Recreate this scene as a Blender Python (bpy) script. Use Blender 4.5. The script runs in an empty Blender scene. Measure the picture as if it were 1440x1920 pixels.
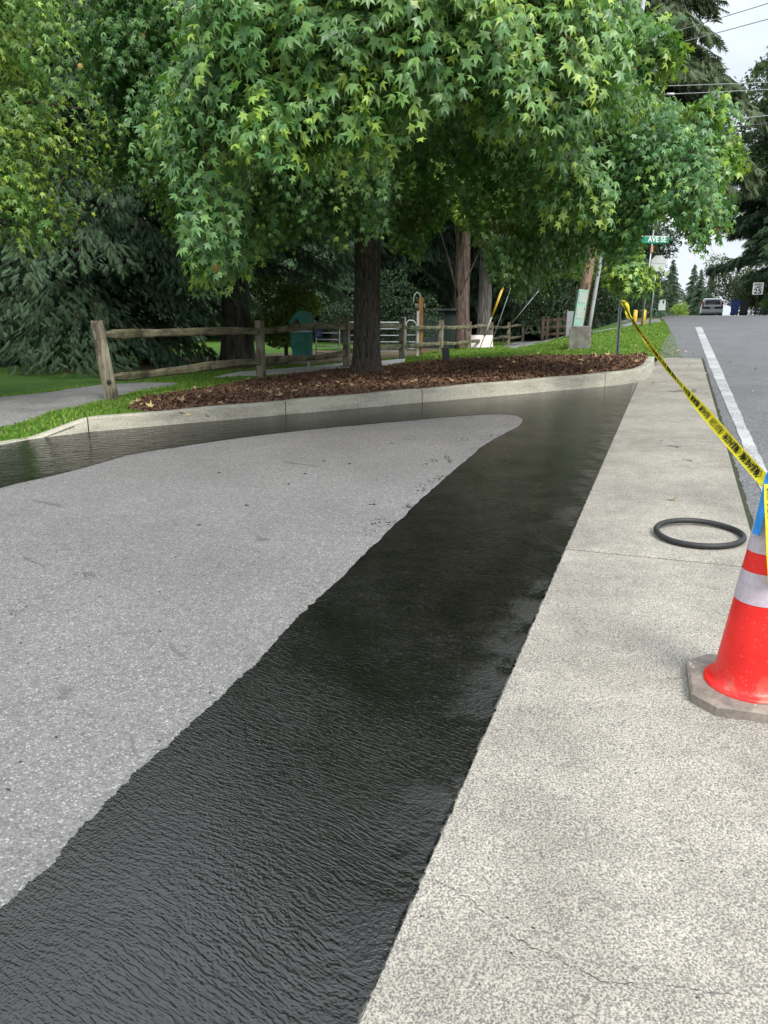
import bpy, bmesh, math, random
import numpy as np
from mathutils import Vector, Matrix
R = math.radians
random.seed(7); rng = np.random.default_rng(11)
sc = bpy.context.scene
COL = sc.collection

# ------------------------------------------------------------------ camera
H = 1.5; FPX = 1423.0; PIT = R(14.0)
cam_d = bpy.data.cameras.new('camera'); cam = bpy.data.objects.new('camera', cam_d)
COL.objects.link(cam); cam.location = (0, 0, H); cam.rotation_euler = (R(90) - PIT, 0, 0)
cam_d.sensor_fit = 'VERTICAL'; cam_d.angle_y = 2 * math.atan(960 / FPX)
cam_d.clip_start = 0.05; cam_d.clip_end = 3000
sc.camera = cam
# ------------------------------------------------------------------ world
SUN_EL, SUN_AZ = R(46), R(154)          # azimuth measured clockwise from +Y (heading): behind and left
w = bpy.data.worlds.new('World'); sc.world = w; w.use_nodes = True
nt = w.node_tree; nt.nodes.clear()
def wn(t, **k):
    n = nt.nodes.new(t)
    for a, b in k.items(): setattr(n, a, b)
    return n
sky = wn('ShaderNodeTexSky', sky_type='NISHITA', sun_disc=False, sun_elevation=SUN_EL, sun_rotation=SUN_AZ,
         air_density=1.0, dust_density=3.0, ozone_density=1.0)
tc = wn('ShaderNodeTexCoord'); mp = wn('ShaderNodeMapping'); mp.inputs['Scale'].default_value = (1.0, 1.0, 2.2)
nz = wn('ShaderNodeTexNoise'); nz.inputs['Scale'].default_value = 2.3; nz.inputs['Detail'].default_value = 7
nz.inputs['Roughness'].default_value = 0.55
rp = wn('ShaderNodeValToRGB'); rp.color_ramp.elements[0].position = 0.36; rp.color_ramp.elements[1].position = 0.68
rp.color_ramp.elements[0].color = (6.6, 7.5, 8.6, 1); rp.color_ramp.elements[1].color = (10.2, 10.6, 11.0, 1)
mx = wn('ShaderNodeMixRGB'); mx.inputs[0].default_value = 0.86
bg = wn('ShaderNodeBackground'); bg.inputs['Strength'].default_value = 0.1
out = wn('ShaderNodeOutputWorld')
L = nt.links.new
L(tc.outputs['Generated'], mp.inputs[0]); L(mp.outputs[0], nz.inputs['Vector']); L(nz.outputs['Fac'], rp.inputs[0])
sx = wn('ShaderNodeSeparateXYZ'); L(tc.outputs['Generated'], sx.inputs[0])       # an overcast sky is brightest overhead
zr = wn('ShaderNodeMapRange'); zr.inputs['From Min'].default_value = .22; zr.inputs['From Max'].default_value = .85
zr.inputs['To Min'].default_value = 1.06; zr.inputs['To Max'].default_value = 2.0; L(sx.outputs[2], zr.inputs['Value'])
vm = wn('ShaderNodeVectorMath', operation='SCALE')
L(sky.outputs[0], mx.inputs[1]); L(rp.outputs[0], mx.inputs[2]); L(mx.outputs[0], vm.inputs[0]); L(zr.outputs[0], vm.inputs['Scale']); L(vm.outputs[0], bg.inputs[0]); L(bg.outputs[0], out.inputs[0])
# ------------------------------------------------------------------ sun (veiled by cloud)
sl = bpy.data.lights.new('sun', 'SUN'); sl.energy = 3.3; sl.angle = R(24); sl.color = (1.0, 0.965, 0.9)
so = bpy.data.objects.new('sun', sl); COL.objects.link(so)
sd = Vector((math.sin(SUN_AZ) * math.cos(SUN_EL), math.cos(SUN_AZ) * math.cos(SUN_EL), math.sin(SUN_EL)))
so.rotation_euler = sd.to_track_quat('Z', 'Y').to_euler()
sc.view_settings.view_transform = 'Standard'; sc.view_settings.look = 'None'
sc.view_settings.exposure = 0.13; sc.view_settings.gamma = 1.0; sc.view_settings.use_curve_mapping = False
try:
    sc.cycles.max_bounces = 6; sc.cycles.diffuse_bounces = 3; sc.cycles.transmission_bounces = 3
except Exception: pass

# ------------------------------------------------------------------ frame of the road: c = right of it, d = along it
AZ = R(20.54); SA, CA = math.sin(AZ), math.cos(AZ); G = 0.043
def P(d):
    if d < 28: return G * d
    e = min(d, 92.0); z = G * d - 0.00112 * (e - 28) ** 2 / 2
    if d > 92: z -= 0.00112 * 64 * (d - 92)
    return max(z, -12)
def xy(c, d): return (c * CA + d * SA, -c * SA + d * CA)
def cd(x, y): return (x * CA - y * SA, x * SA + y * CA)
def W(c, d, z=0.0, base=None):
    x, y = xy(c, d); return Vector((x, y, (P(d) if base is None else base) + z))
def sstep(a, b, x):
    t = min(1, max(0, (x - a) / (b - a))); return t * t * (3 - 2 * t)
KA, KB = (-6.16, 6.81), (-0.95, 12.38)
# boundary lot / land in (c, d), with the height of the kerb top over the lot
BND = [(-8.2, -9, 0), (-6.9, 2, 0), (-6.62, 5.5, 0), (-6.45, 6.33, 0.0), (-6.16, 6.81, .15), (-0.95, 12.38, .205), (-0.42, 13.2, .21),
       (-0.33, 15.6, .21), (-0.33, 17.6, .03), (0.2, 17.8, .012), (0.17, 18.6, .012), (0.02, 24, .012), (-0.35, 34, .012), (-1.2, 52, .0), (-1.9, 75, 0), (-1.9, 160, 0)]
LV = 0.43
def land(c, d):
    best = 1e9; zb = 0
    for (a0, b0, h0), (a1, b1, h1) in zip(BND[:-1], BND[1:]):
        ux, uy = a1 - a0, b1 - b0; l2 = ux * ux + uy * uy
        t = min(1, max(0, ((c - a0) * ux + (d - b0) * uy) / l2))
        q = (c - a0 - t * ux) ** 2 + (d - b0 - t * uy) ** 2
        if q < best: best = q; zb = P(b0 + t * uy) + h0 + t * (h1 - h0)
    D = math.sqrt(best)
    low = LV + 0.006 * max(0, d - 40)
    t0 = low + (P(d) + 0.03 - low) * sstep(-8.0, -0.8, c)
    if d < 9: t0 = LV
    z = zb - 0.028 + (t0 - zb + 0.028) * sstep(0, 3.2, D)
    z += 0.012 * math.sin(c * 1.7 + d * .6) * math.sin(d * 1.3 - c * .5) * sstep(.2, 1.5, D)
    return z
def landxy(x, y): return land(*cd(x, y))
def ray(u, v):
    X = (u - 720) / FPX; Y = (960 - v) / FPX
    return Vector((X, math.cos(PIT) + Y * math.sin(PIT), -math.sin(PIT) + Y * math.cos(PIT)))
def at(u, v, Y):
    r = ray(u, v); t = Y / r.y; return Vector((r.x * t, Y, H + r.z * t))
def hit(u, v, kind='road'):
    r = ray(u, v); t = 0.6; 
    while t < 170:
        x, y, z = r.x * t, r.y * t, H + r.z * t
        g = P(x * SA + y * CA) if kind == 'road' else landxy(x, y)
        if z < g: break
        t += max(.01, (z - g) * .8)
    return Vector((x, y, g))
def proj(V):
    V = np.asarray(V); x, y, z = V[..., 0], V[..., 1], V[..., 2] - H
    dep = y * math.cos(PIT) - z * math.sin(PIT); up = y * math.sin(PIT) + z * math.cos(PIT)
    dep = np.maximum(dep, .05)
    return 720 + FPX * x / dep, 960 - FPX * up / dep

# ------------------------------------------------------------------ materials
MATS = {}
class N:
    def __init__(s, name):
        s.m = bpy.data.materials.new(name); s.m.use_nodes = True; s.t = s.m.node_tree; s.t.nodes.clear()
        s.b = s.n('ShaderNodeBsdfPrincipled'); s.o = s.n('ShaderNodeOutputMaterial'); s.l(s.b.outputs[0], s.o.inputs[0])
        s.tc = s.n('ShaderNodeTexCoord'); MATS[name] = s.m
    def n(s, t, **k):
        q = s.t.nodes.new(t)
        for a, b in k.items():
            if a in ('sc', 'det', 'rough', 'dist'):
                q.inputs[{'sc': 'Scale', 'det': 'Detail', 'rough': 'Roughness', 'dist': 'Distortion'}[a]].default_value = b
            else: setattr(q, a, b)
        return q
    def l(s, a, b): s.t.links.new(a, b)
    def coord(s, scale=(1, 1, 1), rot=0):
        m = s.n('ShaderNodeMapping'); m.inputs['Scale'].default_value = scale; m.inputs['Rotation'].default_value = (0, 0, rot)
        s.l(s.tc.outputs['Object'], m.inputs[0]); return m.outputs[0]
    def noise(s, sc, det=4, rough=.55, co=None, dist=0):
        q = s.n('ShaderNodeTexNoise', sc=sc, det=det, rough=rough, dist=dist)
        s.l(co if co is not None else s.tc.outputs['Object'], q.inputs['Vector']); return q.outputs['Fac']
    def vor(s, sc, feature='F1', co=None):
        q = s.n('ShaderNodeTexVoronoi', sc=sc, feature=feature)
        s.l(co if co is not None else s.tc.outputs['Object'], q.inputs['Vector']); return q
    def ramp(s, f, pts, interp='LINEAR'):
        q = s.n('ShaderNodeValToRGB'); cr = q.color_ramp; cr.interpolation = interp
        while len(cr.elements) < len(pts): cr.elements.new(.5)
        for e, (p_, c_) in zip(cr.elements, pts):
            e.position = p_; e.color = (c_, c_, c_, 1) if isinstance(c_, (int, float)) else (*c_, 1)
        s.l(f, q.inputs[0]); return q.outputs[0]
    def mix(s, f, a, b, mode='MIX'):
        q = s.n('ShaderNodeMixRGB', blend_type=mode)
        for i, v_ in ((0, f), (1, a), (2, b)):
            if isinstance(v_, (int, float)): q.inputs[i].default_value = v_ if i == 0 else (v_, v_, v_, 1)
            elif isinstance(v_, tuple): q.inputs[i].default_value = (*v_, 1)
            else: s.l(v_, q.inputs[i])
        return q.outputs[0]
    def bump(s, h, st=.5, dist=.01):
        q = s.n('ShaderNodeBump'); q.inputs['Strength'].default_value = st; q.inputs['Distance'].default_value = dist
        s.l(h, q.inputs['Height'])
        if s.b.inputs['Normal'].links: s.l(s.b.inputs['Normal'].links[0].from_socket, q.inputs['Normal'])
        s.l(q.outputs[0], s.b.inputs['Normal'])
    def set(s, col=None, rough=None, metal=None, spec=None):
        if col is not None:
            if isinstance(col, tuple): s.b.inputs['Base Color'].default_value = (*col, 1)
            else: s.l(col, s.b.inputs['Base Color'])
        if rough is not None:
            if isinstance(rough, (int, float)): s.b.inputs['Roughness'].default_value = rough
            else: s.l(rough, s.b.inputs['Roughness'])
        if metal is not None: s.b.inputs['Metallic'].default_value = metal
        if spec is not None: s.b.inputs['Specular IOR Level'].default_value = spec
        return s.m
def painted(name, col, rough=.5, metal=0, var=.25, sc=9, bump=.0):
    s = N(name); f = s.noise(sc, 5); lo = tuple(k * (1 - var) for k in col)
    m = s.set(s.mix(s.ramp(f, [(.35, 0), (.7, 1)]), lo, col), rough, metal)
    if bump: s.bump(s.noise(sc * 6, 5), bump, .004)
    return m
# concrete with exposed aggregate
def aggregate(name, cream, grey, dark, stain, cell=118, gap=.30):
    s = N(name); v = s.vor(cell); v2 = s.vor(cell * .47)
    stone = s.ramp(v.outputs['Color'], [(0, dark), (.12, grey), (.40, grey), (.62, cream), (1, cream)])
    base = s.mix(s.ramp(s.noise(cell * .8, 2), [(.40, 0), (.60, 1)]), grey, cream)
    col = s.mix(s.ramp(v.outputs['Distance'], [(.30, .75), (.55, .0)]), base, stone)
    big = s.n('ShaderNodeSeparateColor'); s.l(v2.outputs['Color'], big.inputs[0])
    pm = s.mix(1.0, s.ramp(big.outputs[1], [(.93, 0), (.95, 1)]), s.ramp(v2.outputs['Distance'], [(.14, 1), (.24, 0)]), 'MULTIPLY')
    col = s.mix(pm, col, dark)
    st = s.ramp(s.noise(1.6, 6, .6), [(.35, stain), (.6, 1.0)])
    st2 = s.ramp(s.noise(9, 5, .6), [(.3, .86), (.6, 1.03)])
    col = s.mix(1.0, s.mix(1.0, col, st, 'MULTIPLY'), st2, 'MULTIPLY')
    s.set(col, .85, spec=.3)
    s.bump(v.outputs['Distance'], .35, .003); return s.m
aggregate('concrete_walk', (.50, .462, .385), (.165, .158, .146), (.045, .045, .048), .72, 200)
def kerbmat():
    s = N('kerb_concrete'); c = s.mix(s.ramp(s.noise(70, 3), [(.35, 0), (.65, 1)]), (.36, .34, .275), (.56, .53, .43))
    c = s.mix(1, c, s.ramp(s.noise(2.2, 7, .65, s.coord((1, 1, 3))), [(.32, .62), (.58, 1.0)]), 'MULTIPLY')
    s.set(c, .85); s.bump(s.noise(60, 4), .3, .006); s.bump(s.noise(9, 4), .3, .02)
kerbmat()
def asphalt(name, lo, hi, white, cell=105, stain=.85):
    s = N(name); v = s.vor(cell); f = s.n('ShaderNodeSeparateColor'); s.l(v.outputs['Color'], f.inputs[0])
    c = s.ramp(f.outputs[0], [(0, lo), (.45, hi), (.86, hi), (.93, white), (1, white)])
    c = s.mix(s.ramp(v.outputs['Distance'], [(.35, 0), (.6, .6)]), c, lo)
    c = s.mix(1, c, s.ramp(s.noise(1.1, 6, .6), [(.35, stain), (.62, 1.02)]), 'MULTIPLY')
    c = s.mix(1, c, s.ramp(s.noise(30, 4), [(.3, .82), (.65, 1.08)]), 'MULTIPLY')
    # the odd crack-like scuff
    s.set(c, .82, spec=.35)
    s.bump(s.ramp(v.outputs['Distance'], [(0, 1), (.7, 0)]), .55, .004); s.bump(s.noise(40, 3), .3, .006)
asphalt('old_asphalt', (.125, .12, .118), (.245, .236, .23), (.41, .40, .39), 140)
asphalt('road_asphalt', (.10, .102, .106), (.21, .214, .22), (.36, .36, .36), 85)
def seal():
    s = N('wet_sealer')
    s.set(s.mix(s.ramp(s.noise(5, 5), [(.3, 0), (.7, 1)]), (.005, .0045, .004), (.011, .010, .009)), None, spec=.5); s.b.inputs['IOR'].default_value = 1.72
    rot = AZ
    warp = s.n('ShaderNodeVectorMath', operation='MULTIPLY_ADD')
    nn = s.n('ShaderNodeTexNoise', sc=1.3, det=3); s.l(s.tc.outputs['Object'], nn.inputs['Vector'])
    s.l(nn.outputs['Color'], warp.inputs[0]); warp.inputs[1].default_value = (.16, .16, 0); s.l(s.tc.outputs['Object'], warp.inputs[2])
    m = s.n('ShaderNodeMapping'); m.vector_type = 'TEXTURE'; m.inputs['Rotation'].default_value = (0, 0, -AZ - R(14)); m.inputs['Scale'].default_value = (.052, .011, 1)
    s.l(warp.outputs[0], m.inputs[0])
    rip = s.noise(1.0, 3, .5, m.outputs[0])
    m2 = s.n('ShaderNodeMapping'); m2.vector_type = 'TEXTURE'; m2.inputs['Rotation'].default_value = (0, 0, -AZ + R(12)); m2.inputs['Scale'].default_value = (.022, .008, 1)
    s.l(warp.outputs[0], m2.inputs[0]); rip2 = s.noise(1.0, 3, .6, m2.outputs[0])
    s.set(None, s.ramp(s.noise(3, 5), [(.3, .08), (.7, .11)]))
    s.bump(s.mix(1, s.ramp(rip, [(.40, 0), (.62, 1)]), s.ramp(s.noise(2.6, 4), [(.30, .45), (.66, 1)]), 'MULTIPLY'), 1.0, .0011); s.bump(rip2, .8, .0010)
    dc = s.n('ShaderNodeVectorMath', operation='DOT_PRODUCT'); s.l(s.tc.outputs['Object'], dc.inputs[0]); dc.inputs[1].default_value = (CA, -SA, 0)   # c: across the lot
    mr = s.n('ShaderNodeMapRange'); s.l(dc.outputs['Value'], mr.inputs['Value']); mr.inputs['From Min'].default_value = -4.2; mr.inputs['From Max'].default_value = -6.2
    mr2 = s.n('ShaderNodeMapRange'); s.l(dc.outputs['Value'], mr2.inputs['Value']); mr2.inputs['From Min'].default_value = -.74; mr2.inputs['From Max'].default_value = -.54
    m3 = s.n('ShaderNodeMapping'); m3.vector_type = 'TEXTURE'; m3.inputs['Rotation'].default_value = (0, 0, -AZ + R(40)); m3.inputs['Scale'].default_value = (.20, .06, 1); s.l(warp.outputs[0], m3.inputs[0])
    s.bump(s.mix(1, s.noise(1.0, 3, .6, m3.outputs[0]), mr.outputs[0], 'MULTIPLY'), 1.0, .07)
    s.bump(s.mix(1, s.noise(70, 4, .6, warp.outputs[0]), s.mix(1, mr2.outputs[0], s.ramp(s.noise(4, 4), [(.42, 0), (.6, 1)]), 'MULTIPLY'), 'MULTIPLY'), 1.0, .010); s.bump(s.vor(115).outputs['Distance'], .35, .0022)
seal()
def grassm():
    s = N('grass'); c = s.mix(s.ramp(s.noise(1.3, 6, .65), [(.35, 0), (.62, 1)]), (.075, .16, .026), (.14, .27, .042))
    c = s.mix(s.ramp(s.noise(60, 3), [(.35, 0), (.7, 1)]), c, (.05, .11, .018))
    s.set(c, .8, spec=.2); s.bump(s.noise(90, 4), .8, .03)
grassm()
def bladem():
    s = N('grass_blade'); a = s.n('ShaderNodeAttribute', attribute_name='tint'); s.set(a.outputs['Color'], .6, spec=.3)
    tr = s.n('ShaderNodeBsdfTranslucent'); s.l(s.mix(1, a.outputs['Color'], (1.2, 1.1, .6), 'MULTIPLY'), tr.inputs[0])
    ms = s.n('ShaderNodeMixShader'); ms.inputs[0].default_value = .3
    s.l(s.b.outputs[0], ms.inputs[1]); s.l(tr.outputs[0], ms.inputs[2]); s.l(ms.outputs[0], s.o.inputs[0])
bladem()
def dirt(name, a, b, sc=30, bp=.02):
    s = N(name); c = s.mix(s.ramp(s.noise(sc, 6, .7), [(.35, 0), (.65, 1)]), a, b)
    s.set(s.mix(1, c, s.ramp(s.noise(2, 5), [(.3, .75), (.65, 1.05)]), 'MULTIPLY'), .9, spec=.15); s.bump(s.noise(sc * 1.5, 5), .8, bp)
dirt('mulch', (.055, .030, .02), (.14, .08, .05), 45, .03)
dirt('chips', (.085, .045, .030), (.33, .20, .135), 14, .002)
dirt('gravel', (.13, .13, .128), (.42, .42, .41), 48, .02)
dirt('pale_gravel', (.42, .42, .39), (.66, .65, .62), 50, .01)
dirt('bare_dirt', (.11, .085, .055), (.19, .155, .095), 25, .02)
dirt('dry_grass', (.14, .125, .06), (.24, .20, .10), 40, .03)
dirt('base_ground', (.05, .08, .025), (.10, .15, .04), 2, .03)
def leafm(name, trans=.27, rough=.36, spec=.5, warm=(1.25, 1.35, .45)):
    s = N(name); a = s.n('ShaderNodeAttribute', attribute_name='tint')
    s.set(a.outputs['Color'], rough, spec=spec)
    tr = s.n('ShaderNodeBsdfTranslucent'); s.l(s.mix(1, a.outputs['Color'], warm, 'MULTIPLY'), tr.inputs[0])
    ms = s.n('ShaderNodeMixShader'); ms.inputs[0].default_value = trans
    s.l(s.b.outputs[0], ms.inputs[1]); s.l(tr.outputs[0], ms.inputs[2]); s.l(ms.outputs[0], s.o.inputs[0])
leafm('star_leaf'); leafm('needles', .12, .6, .25, (1.1, 1.2, .6)); leafm('small_leaf', .28, .5, .35)
def bark(name, a, b, sc=26, st=(1, 1, .16), dist=.03):
    s = N(name); co = s.coord(st); f = s.noise(sc, 6, .7, co, .6)
    c = s.mix(s.ramp(f, [(.38, 0), (.66, 1)]), a, b)
    c = s.mix(s.ramp(s.noise(3, 5), [(.5, 0), (.75, .35)]), c, tuple(k * .6 + .02 for k in b))
    s.set(c, .9, spec=.2); s.bump(f, 1.0, dist)
bark('maple_bark', (.030, .027, .023), (.17, .15, .125), 30); bark('twig_bark', (.08, .06, .03), (.16, .15, .06))
bark('fir_bark', (.055, .038, .030), (.27, .20, .165), 12, (1, 1, .12), .05)
bark('grey_bark', (.06, .052, .045), (.27, .25, .23), 12, (1, 1, .12), .05)
bark('dark_bark', (.03, .022, .018), (.12, .09, .07), 12, (1, 1, .14), .04)
def wood(name, a, b, stain=(.03, .022, .016), along='z', green=None, bottom=None):
    s = N(name); st = {'z': (1, 1, .08), 'x': (.06, 1, 1)}[along]
    co = s.coord(st); f = s.noise(28, 6, .7, co, .8)
    c = s.mix(s.ramp(f, [(.33, 0), (.66, 1)]), a, b)
    c = s.mix(s.ramp(s.noise(4.5, 6, .7, s.coord((1, 1, .45) if along == 'z' else (.5, 1, 1))), [(.46, 0), (.62, .9)]), c, stain)
    if green: c = s.mix(s.ramp(s.noise(3, 4), [(.45, 0), (.7, .6)]), c, green)
    s.set(c, .85, spec=.2); s.bump(f, .9, .012)
wood('old_post', (.13, .11, .075), (.34, .31, .24), (.05, .036, .028))
wood('old_rail', (.12, .105, .065), (.33, .30, .20), (.045, .038, .028), 'x', (.10, .12, .05))
wood('orange_wood', (.30, .15, .05), (.50, .28, .10), (.2, .1, .05))
wood('brown_wood', (.05, .035, .025), (.12, .085, .06))
wood('pole_wood', (.20, .13, .085), (.42, .30, .21))
painted('cone_red', (.82, .030, .012), .42, var=.10, sc=5, bump=.15)
def conered():
    s = N('cone_body'); c = s.mix(s.ramp(s.noise(7, 5), [(.35, 0), (.7, 1)]), (.70, .014, .011), (.86, .026, .018))
    sep = s.n('ShaderNodeSeparateXYZ'); s.l(s.tc.outputs['Object'], sep.inputs[0])
    low = s.ramp(sep.outputs[2], [(.03, 1), (.16, 0)])
    dz = s.mix(1, low, s.ramp(s.noise(9, 6, .7), [(.50, 0), (.60, 1)]), 'MULTIPLY')
    c = s.mix(s.mix(1, dz, .8, 'MULTIPLY'), c, (.28, .17, .12))
    v = s.vor(60); c = s.mix(s.ramp(v.outputs['Distance'], [(.10, .5), (.16, 0)]), c, (.85, .25, .20))
    s.set(c, .4); s.bump(s.noise(30, 4), .15, .003)
conered()
def band():
    s = N('reflective_band'); c = s.mix(s.ramp(s.noise(40, 5, .7), [(.3, 0), (.7, 1)]), (.44, .37, .42), (.58, .51, .56))
    c = s.mix(s.ramp(s.vor(26).outputs['Distance'], [(.05, 1), (.09, 0)]), c, (.45, .12, .12)); s.set(c, .38); s.bump(s.noise(300, 1), .2, .001)
band()
def rubber_base():
    s = N('base_rubber'); c = s.mix(s.ramp(s.noise(16, 6, .7), [(.35, 0), (.65, 1)]), (.15, .125, .105), (.30, .255, .215))
    sp = s.mix(1, s.ramp(s.noise(38, 3), [(.655, 0), (.68, 1)]), s.ramp(s.noise(5, 3), [(.45, 0), (.6, 1)]), 'MULTIPLY')
    c = s.mix(sp, c, (.68, .60, .50)); s.set(c, .8); s.bump(s.noise(60, 4), .4, .004)
rubber_base()
painted('black_rubber', (.028, .028, .030), .55, var=.4, sc=20, bump=.3)
def tapem():
    s = N('yellow_tape'); s.set((.86, .76, .035), .35)
    tr = s.n('ShaderNodeBsdfTranslucent'); tr.inputs[0].default_value = (.9, .8, .05, 1)
    ms = s.n('ShaderNodeMixShader'); ms.inputs[0].default_value = .25
    s.bump(s.noise(25, 3), .5, .01)
    s.l(s.b.outputs[0], ms.inputs[1]); s.l(tr.outputs[0], ms.inputs[2]); s.l(ms.outputs[0], s.o.inputs[0])
tapem()
painted('black_ink', (.015, .015, .012), .5)
painted('blue_tape', (.03, .30, .80), .45, var=.2, sc=20, bump=.3)
painted('red_tape', (.75, .03, .06), .45); painted('orange_tape', (.95, .36, .03), .45, var=.3)
painted('white_metal', (.74, .75, .76), .4, var=.12); painted('galvanised', (.42, .44, .46), .45, .5, .25, 14)
painted('post_steel', (.16, .18, .19), .45, .5, .3, 10)
painted('dark_metal', (.07, .075, .08), .5, .2); painted('green_plastic', (.010, .17, .12), .5, var=.25, sc=6)
painted('sign_green', (.008, .25, .15), .4, var=.05); painted('sign_white', (.80, .80, .78), .4, var=.06)
painted('sign_back', (.56, .58, .55), .45, .2, .12, 6); painted('sign_blue', (.05, .12, .50), .4, var=.1)
painted('mint_paint', (.36, .60, .50), .5, var=.18, sc=5); painted('yellow_paint', (.80, .50, .05), .5, var=.2, sc=8)
painted('pedestal_green', (.50, .58, .53), .5, var=.15, sc=5); painted('grey_pipe', (.42, .44, .45), .5, var=.2)
painted('car_white', (.70, .70, .69), .25, var=.04); painted('car_glass', (.05, .06, .07), .1, var=.2)
painted('car_red', (.55, .06, .05), .3); painted('tyre', (.02, .02, .02), .8); painted('bin_blue', (.02, .05, .22), .5, var=.3)
painted('bin_black', (.02, .024, .026), .5, var=.3); painted('orange_label', (.62, .28, .16), .6, var=.3, sc=20)
painted('shed_green', (.014, .032, .028), .6, var=.3, sc=3); painted('light_board', (.72, .66, .64), .6, var=.12, sc=4)
painted('stone', (.22, .20, .18), .9, var=.5, sc=8, bump=.5); painted('dark_cable', (.04, .04, .045), .6)
painted('pale_cable', (.45, .46, .47), .5); painted('joint_dirt', (.022, .020, .015), .95, var=.5, sc=25)
painted('moss', (.05, .06, .025), .95, var=.6, sc=30); painted('pebble', (.06, .055, .05), .9, var=.5, sc=30)
def conc2():
    s = N('cast_concrete'); c = s.mix(s.ramp(s.noise(6, 6, .65), [(.35, 0), (.68, 1)]), (.15, .14, .125), (.30, .285, .255))
    s.set(c, .85); s.bump(s.noise(50, 4), .4, .006)
conc2()
painted('scuff', (.17, .165, .16), .85, var=.4, sc=60, bump=.5); painted('stain', (.16, .15, .13), .8, var=.45, sc=40)  # 'stain' also colours the painted utility-cover shadow on the walk
def lineP():
    s = N('worn_paint'); v = s.vor(95)
    wear = s.mix(1, s.ramp(s.noise(45, 5, .7), [(.46, 0), (.54, 1)]), s.ramp(s.noise(1.8, 4), [(.40, .05), (.62, .95)]), 'LIGHTEN')
    c = s.mix(wear, (.17, .17, .175), (.50, .50, .50)); s.set(c, .75); s.bump(v.outputs['Distance'], .5, .004)
lineP()
def leaf_fallen(name, a, b):
    s = N(name); s.set(s.mix(s.ramp(s.noise(25, 3), [(.4, 0), (.6, 1)]), a, b), .7)
leaf_fallen('fallen_yellow', (.55, .42, .13), (.62, .52, .26)); leaf_fallen('fallen_tan', (.38, .25, .13), (.52, .38, .23)); leaf_fallen('fallen_brown', (.20, .09, .045), (.34, .18, .09))
M = MATS

# ------------------------------------------------------------------ helpers
def tag(o, label=None, cat=None, group=None, kind=None):
    if label: o['label'] = label
    if cat: o['category'] = cat
    if group: o['group'] = group
    if kind: o['kind'] = kind
    return o
def np_mesh(name, V, F, m, parent=None, tint=None, smooth=False, sel=None):
    V = np.ascontiguousarray(V, dtype=np.float32); F = np.ascontiguousarray(F, dtype=np.int32); k = F.shape[1]
    me = bpy.data.meshes.new(name); me.vertices.add(len(V)); me.vertices.foreach_set('co', V.ravel())
    me.loops.add(F.size); me.loops.foreach_set('vertex_index', F.ravel())
    me.polygons.add(len(F)); me.polygons.foreach_set('loop_start', np.arange(0, F.size, k, dtype=np.int32))
    if smooth: me.polygons.foreach_set('use_smooth', np.ones(len(F), dtype=bool))
    for q in (m if isinstance(m, (list, tuple)) else [m]): me.materials.append(MATS[q])
    if sel is not None: me.polygons.foreach_set('material_index', np.asarray(sel, dtype=np.int32))
    me.update(calc_edges=True)
    if tint is not None:
        a = me.attributes.new('tint', 'FLOAT_COLOR', 'POINT'); t = np.ones((len(V), 4), np.float32); t[:, :3] = tint
        a.data.foreach_set('color', t.ravel())
    o = bpy.data.objects.new(name, me); COL.objects.link(o)
    if parent: o.parent = parent
    return o
def empty(name, loc, rz=0):
    o = bpy.data.objects.new(name, None); COL.objects.link(o); o.location = loc; o.rotation_euler = (0, 0, rz)
    o.empty_display_size = .2; return o
def thing(name, loc, label, cat, rz=0, group=None): return tag(empty(name, loc, rz), label, cat, group)
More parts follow.
